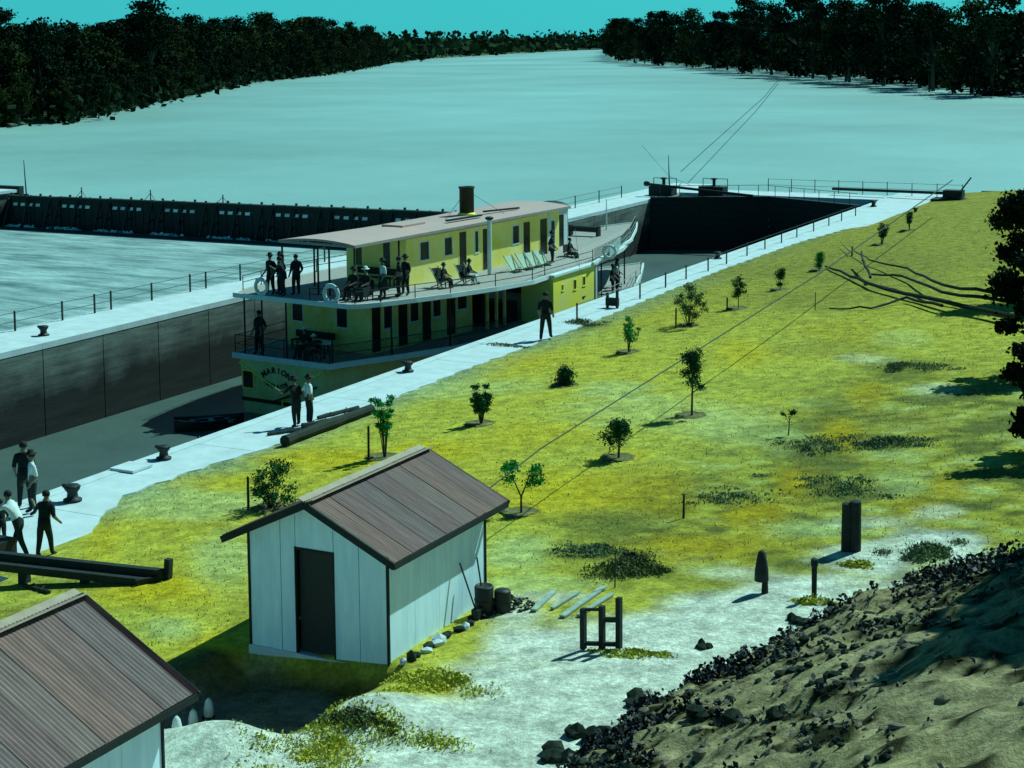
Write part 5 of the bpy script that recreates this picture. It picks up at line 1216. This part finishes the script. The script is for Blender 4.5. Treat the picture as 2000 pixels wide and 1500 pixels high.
for row, (off, hm) in enumerate([(1.5, .55), (8, .95), (20, 1.08)]):
    for pos in along(LB_[:9], lambda p: 6.6+row*3.4+max(0, p.length-300)/60, 1.8, off):
        if row == 2 and False: continue
        d = pos.length; base = 14.5+max(0, min(5, (d-250)/90)); hh = base*hm*random.uniform(.78, 1.15)
        pos.z = ZR+.2+.3*row; forest_tree('dark gum tree in the dense forest along the left river bank', pos, hh, random.randrange(9), GL); cntt += 1
print('left trees', cntt)
p = at_z(305, 206, ZR)+Vector((-4, 14, 0)); forest_tree('tall gum tree whose round crown stands above the left forest', p, 22.5, 5, None)
p = at_z(65, 243, ZR)+Vector((-2, 12, 0)); forest_tree('broad gum tree at the left end standing slightly above its neighbours', p, 17.5, 2, None)
GR = 'dark gum trees on the right river bank'; cr = 0
for row, (off, hm) in enumerate([(-2, .5), (-9, .9), (-24, 1.08)]):
    for pos in along(RB_, lambda p: 10+row*3.5+max(0, p.length-500)/35, 2.6, off):
        d = pos.length; hh = 24*hm*random.uniform(.75, 1.1)*np.interp(d, [440, 650, 900, 1300], [.85, 1.0, .85, .75])
        pos.z = ZR+.2; forest_tree('dark gum tree in the forest on the right river bank', pos, hh, random.randrange(9), GR); cr += 1
print('right trees', cr)
# undergrowth that closes the foot of both forests
b = MB()
for ln, n0, hh in ((LB_[:10], 1, 5.0), (RB_, -1, 7.0)):
    for off in (1.5, 7, 14, 26):
        for pos in along(ln, lambda p: 2.4 if off < 5 else 4.0, 1.2, off*n0):
            q = rng.normal(size=(12, 3))*np.array([2.2, 2.2, hh*.25])+np.array([pos.x, pos.y, ZR+hh*(.3+.02*off)]); q[:, 2] = np.clip(q[:, 2], ZR+.1, 99); b.leaves(q, .8, .7)
stuff(b.obj('undergrowth', M_leaf), 'dark undergrowth filling the foot of the forests on both banks', 'undergrowth')
# distant tree line: read as one mass
b = MB()
for row, off in enumerate((6, 30, 60)):
    for pos in along(LB_[8:], lambda p: 9+p.length/150, 4, off):
        hh = random.uniform(13, 22)*np.interp(pos.length, [700, 1200, 2200], [.9, .85, 1.05]); n = 26
        q = rng.normal(size=(n, 3))*np.array([hh*.30, hh*.30, hh*.24])+np.array([pos.x, pos.y, ZR+hh*.5]); q[:, 2] = np.clip(q[:, 2], ZR+.5, ZR+hh); b.leaves(q, 2.2, .8)
b.leaves(np.array([[p.x+random.uniform(-30, 30), p.y+20+random.uniform(0, 40), ZR+random.uniform(1, 11)] for p in along(LB_[8:], lambda p: 4, 2, 10) for _ in range(3)]), 3.2, .8)
o = b.obj('distant_forest', mat('far_foliage', (.020, .040, .014), .9, .5, .02, detail=3, c2=(.008, .022, .010), spec=.05)); stuff(o, 'distant belt of trees closing the river bend', 'forest')
# trees just right of the lawn, whose shade falls across the slope
def near_tree(label, px, py, h_, wd, seed, n=9000, low=.2, off=None, ls=.12):
    if off: u, s = off; z = float(ground_z(u, s))
    else: u, s, z = G(px, py)
    t = frame('gum_tree', label, 'tree', u, s, z); tr, c = tree_mesh(h_, wd, seed, n, ls, low=low); tr.obj('trunk', M_bark, t); c.obj('crown', M_leaf, t)
near_tree('dark bushy tree at the right edge beyond the fallen branches', 2020, 585, 4.4, 3.4, 91, 12000, ls=.09)
near_tree('dark tree at the right edge above the oval shade on the lawn', 2030, 725, 3.8, 3.0, 92, 10000, ls=.09)
near_tree('small dark tree at the right edge above the path', 2030, 885, 2.8, 2.4, 93, 8000, ls=.08)
near_tree('tall tree standing off to the right over the eroded bank', 0, 0, 9.5, 6.8, 94, 13000, .3, off=(33.2, -2.5), ls=.16)
near_tree('tall tree further back off to the right of the bank', 0, 0, 10.0, 6.5, 95, 12000, .3, off=(33.5, 3.5), ls=.2)
near_tree('dark tree off to the right above the camera side of the bank', 0, 0, 9.5, 6.5, 96, 13000, .3, off=(31.9, -6.2), ls=.2)
# overhead wires
q = frame('cable', 'thin overhead cable slanting from the lawn up to the right edge', 'cable')
P = [Vector((10, 7.45, -.3)), Vector((10, 36.05, 1.6)), Vector((10, 62, 3.5))]
pts = []
for i in range(15):
    t_ = i/14; s_ = -14+76*t_; z_ = float(np.interp(s_, [-14, 7.45, 36.05, 62], [.9, 1.0, 1.6, 3.4]))
    # keep the sight line: move along u as height changes
    pts.append((10+ (z_-float(np.interp(s_, [7.45, 36.05, 62], [-.3, 1.6, 3.5])))*1.6, s_, z_))
del pts
a_, c_, e_ = US(1060, 890, 2.6), US(1600, 530, 2.6), US(1860, 352, 2.6)
MB().tube([(*US(789, 1082, 3.12), 3.12), (*a_, 2.8), (*c_, 2.5), (*e_, 2.6)], [.012, .016, .024, .035], 5).obj('wire', M_rope, q)
w1 = at_z(1330, 335, 2.2); w2 = at_z(1535, 138, 2)
q = thing('cable', 'thin cable rising from the lock gates across the river to the right bank', 'cable', (0, 0, 0))
MB().tube([w1, w1.lerp(w2, .5)+Vector((0, 0, -1.0)), w2], [.03, .06, .09], 5).obj('wire', M_rope, q)
print('objects', len(bpy.data.objects))
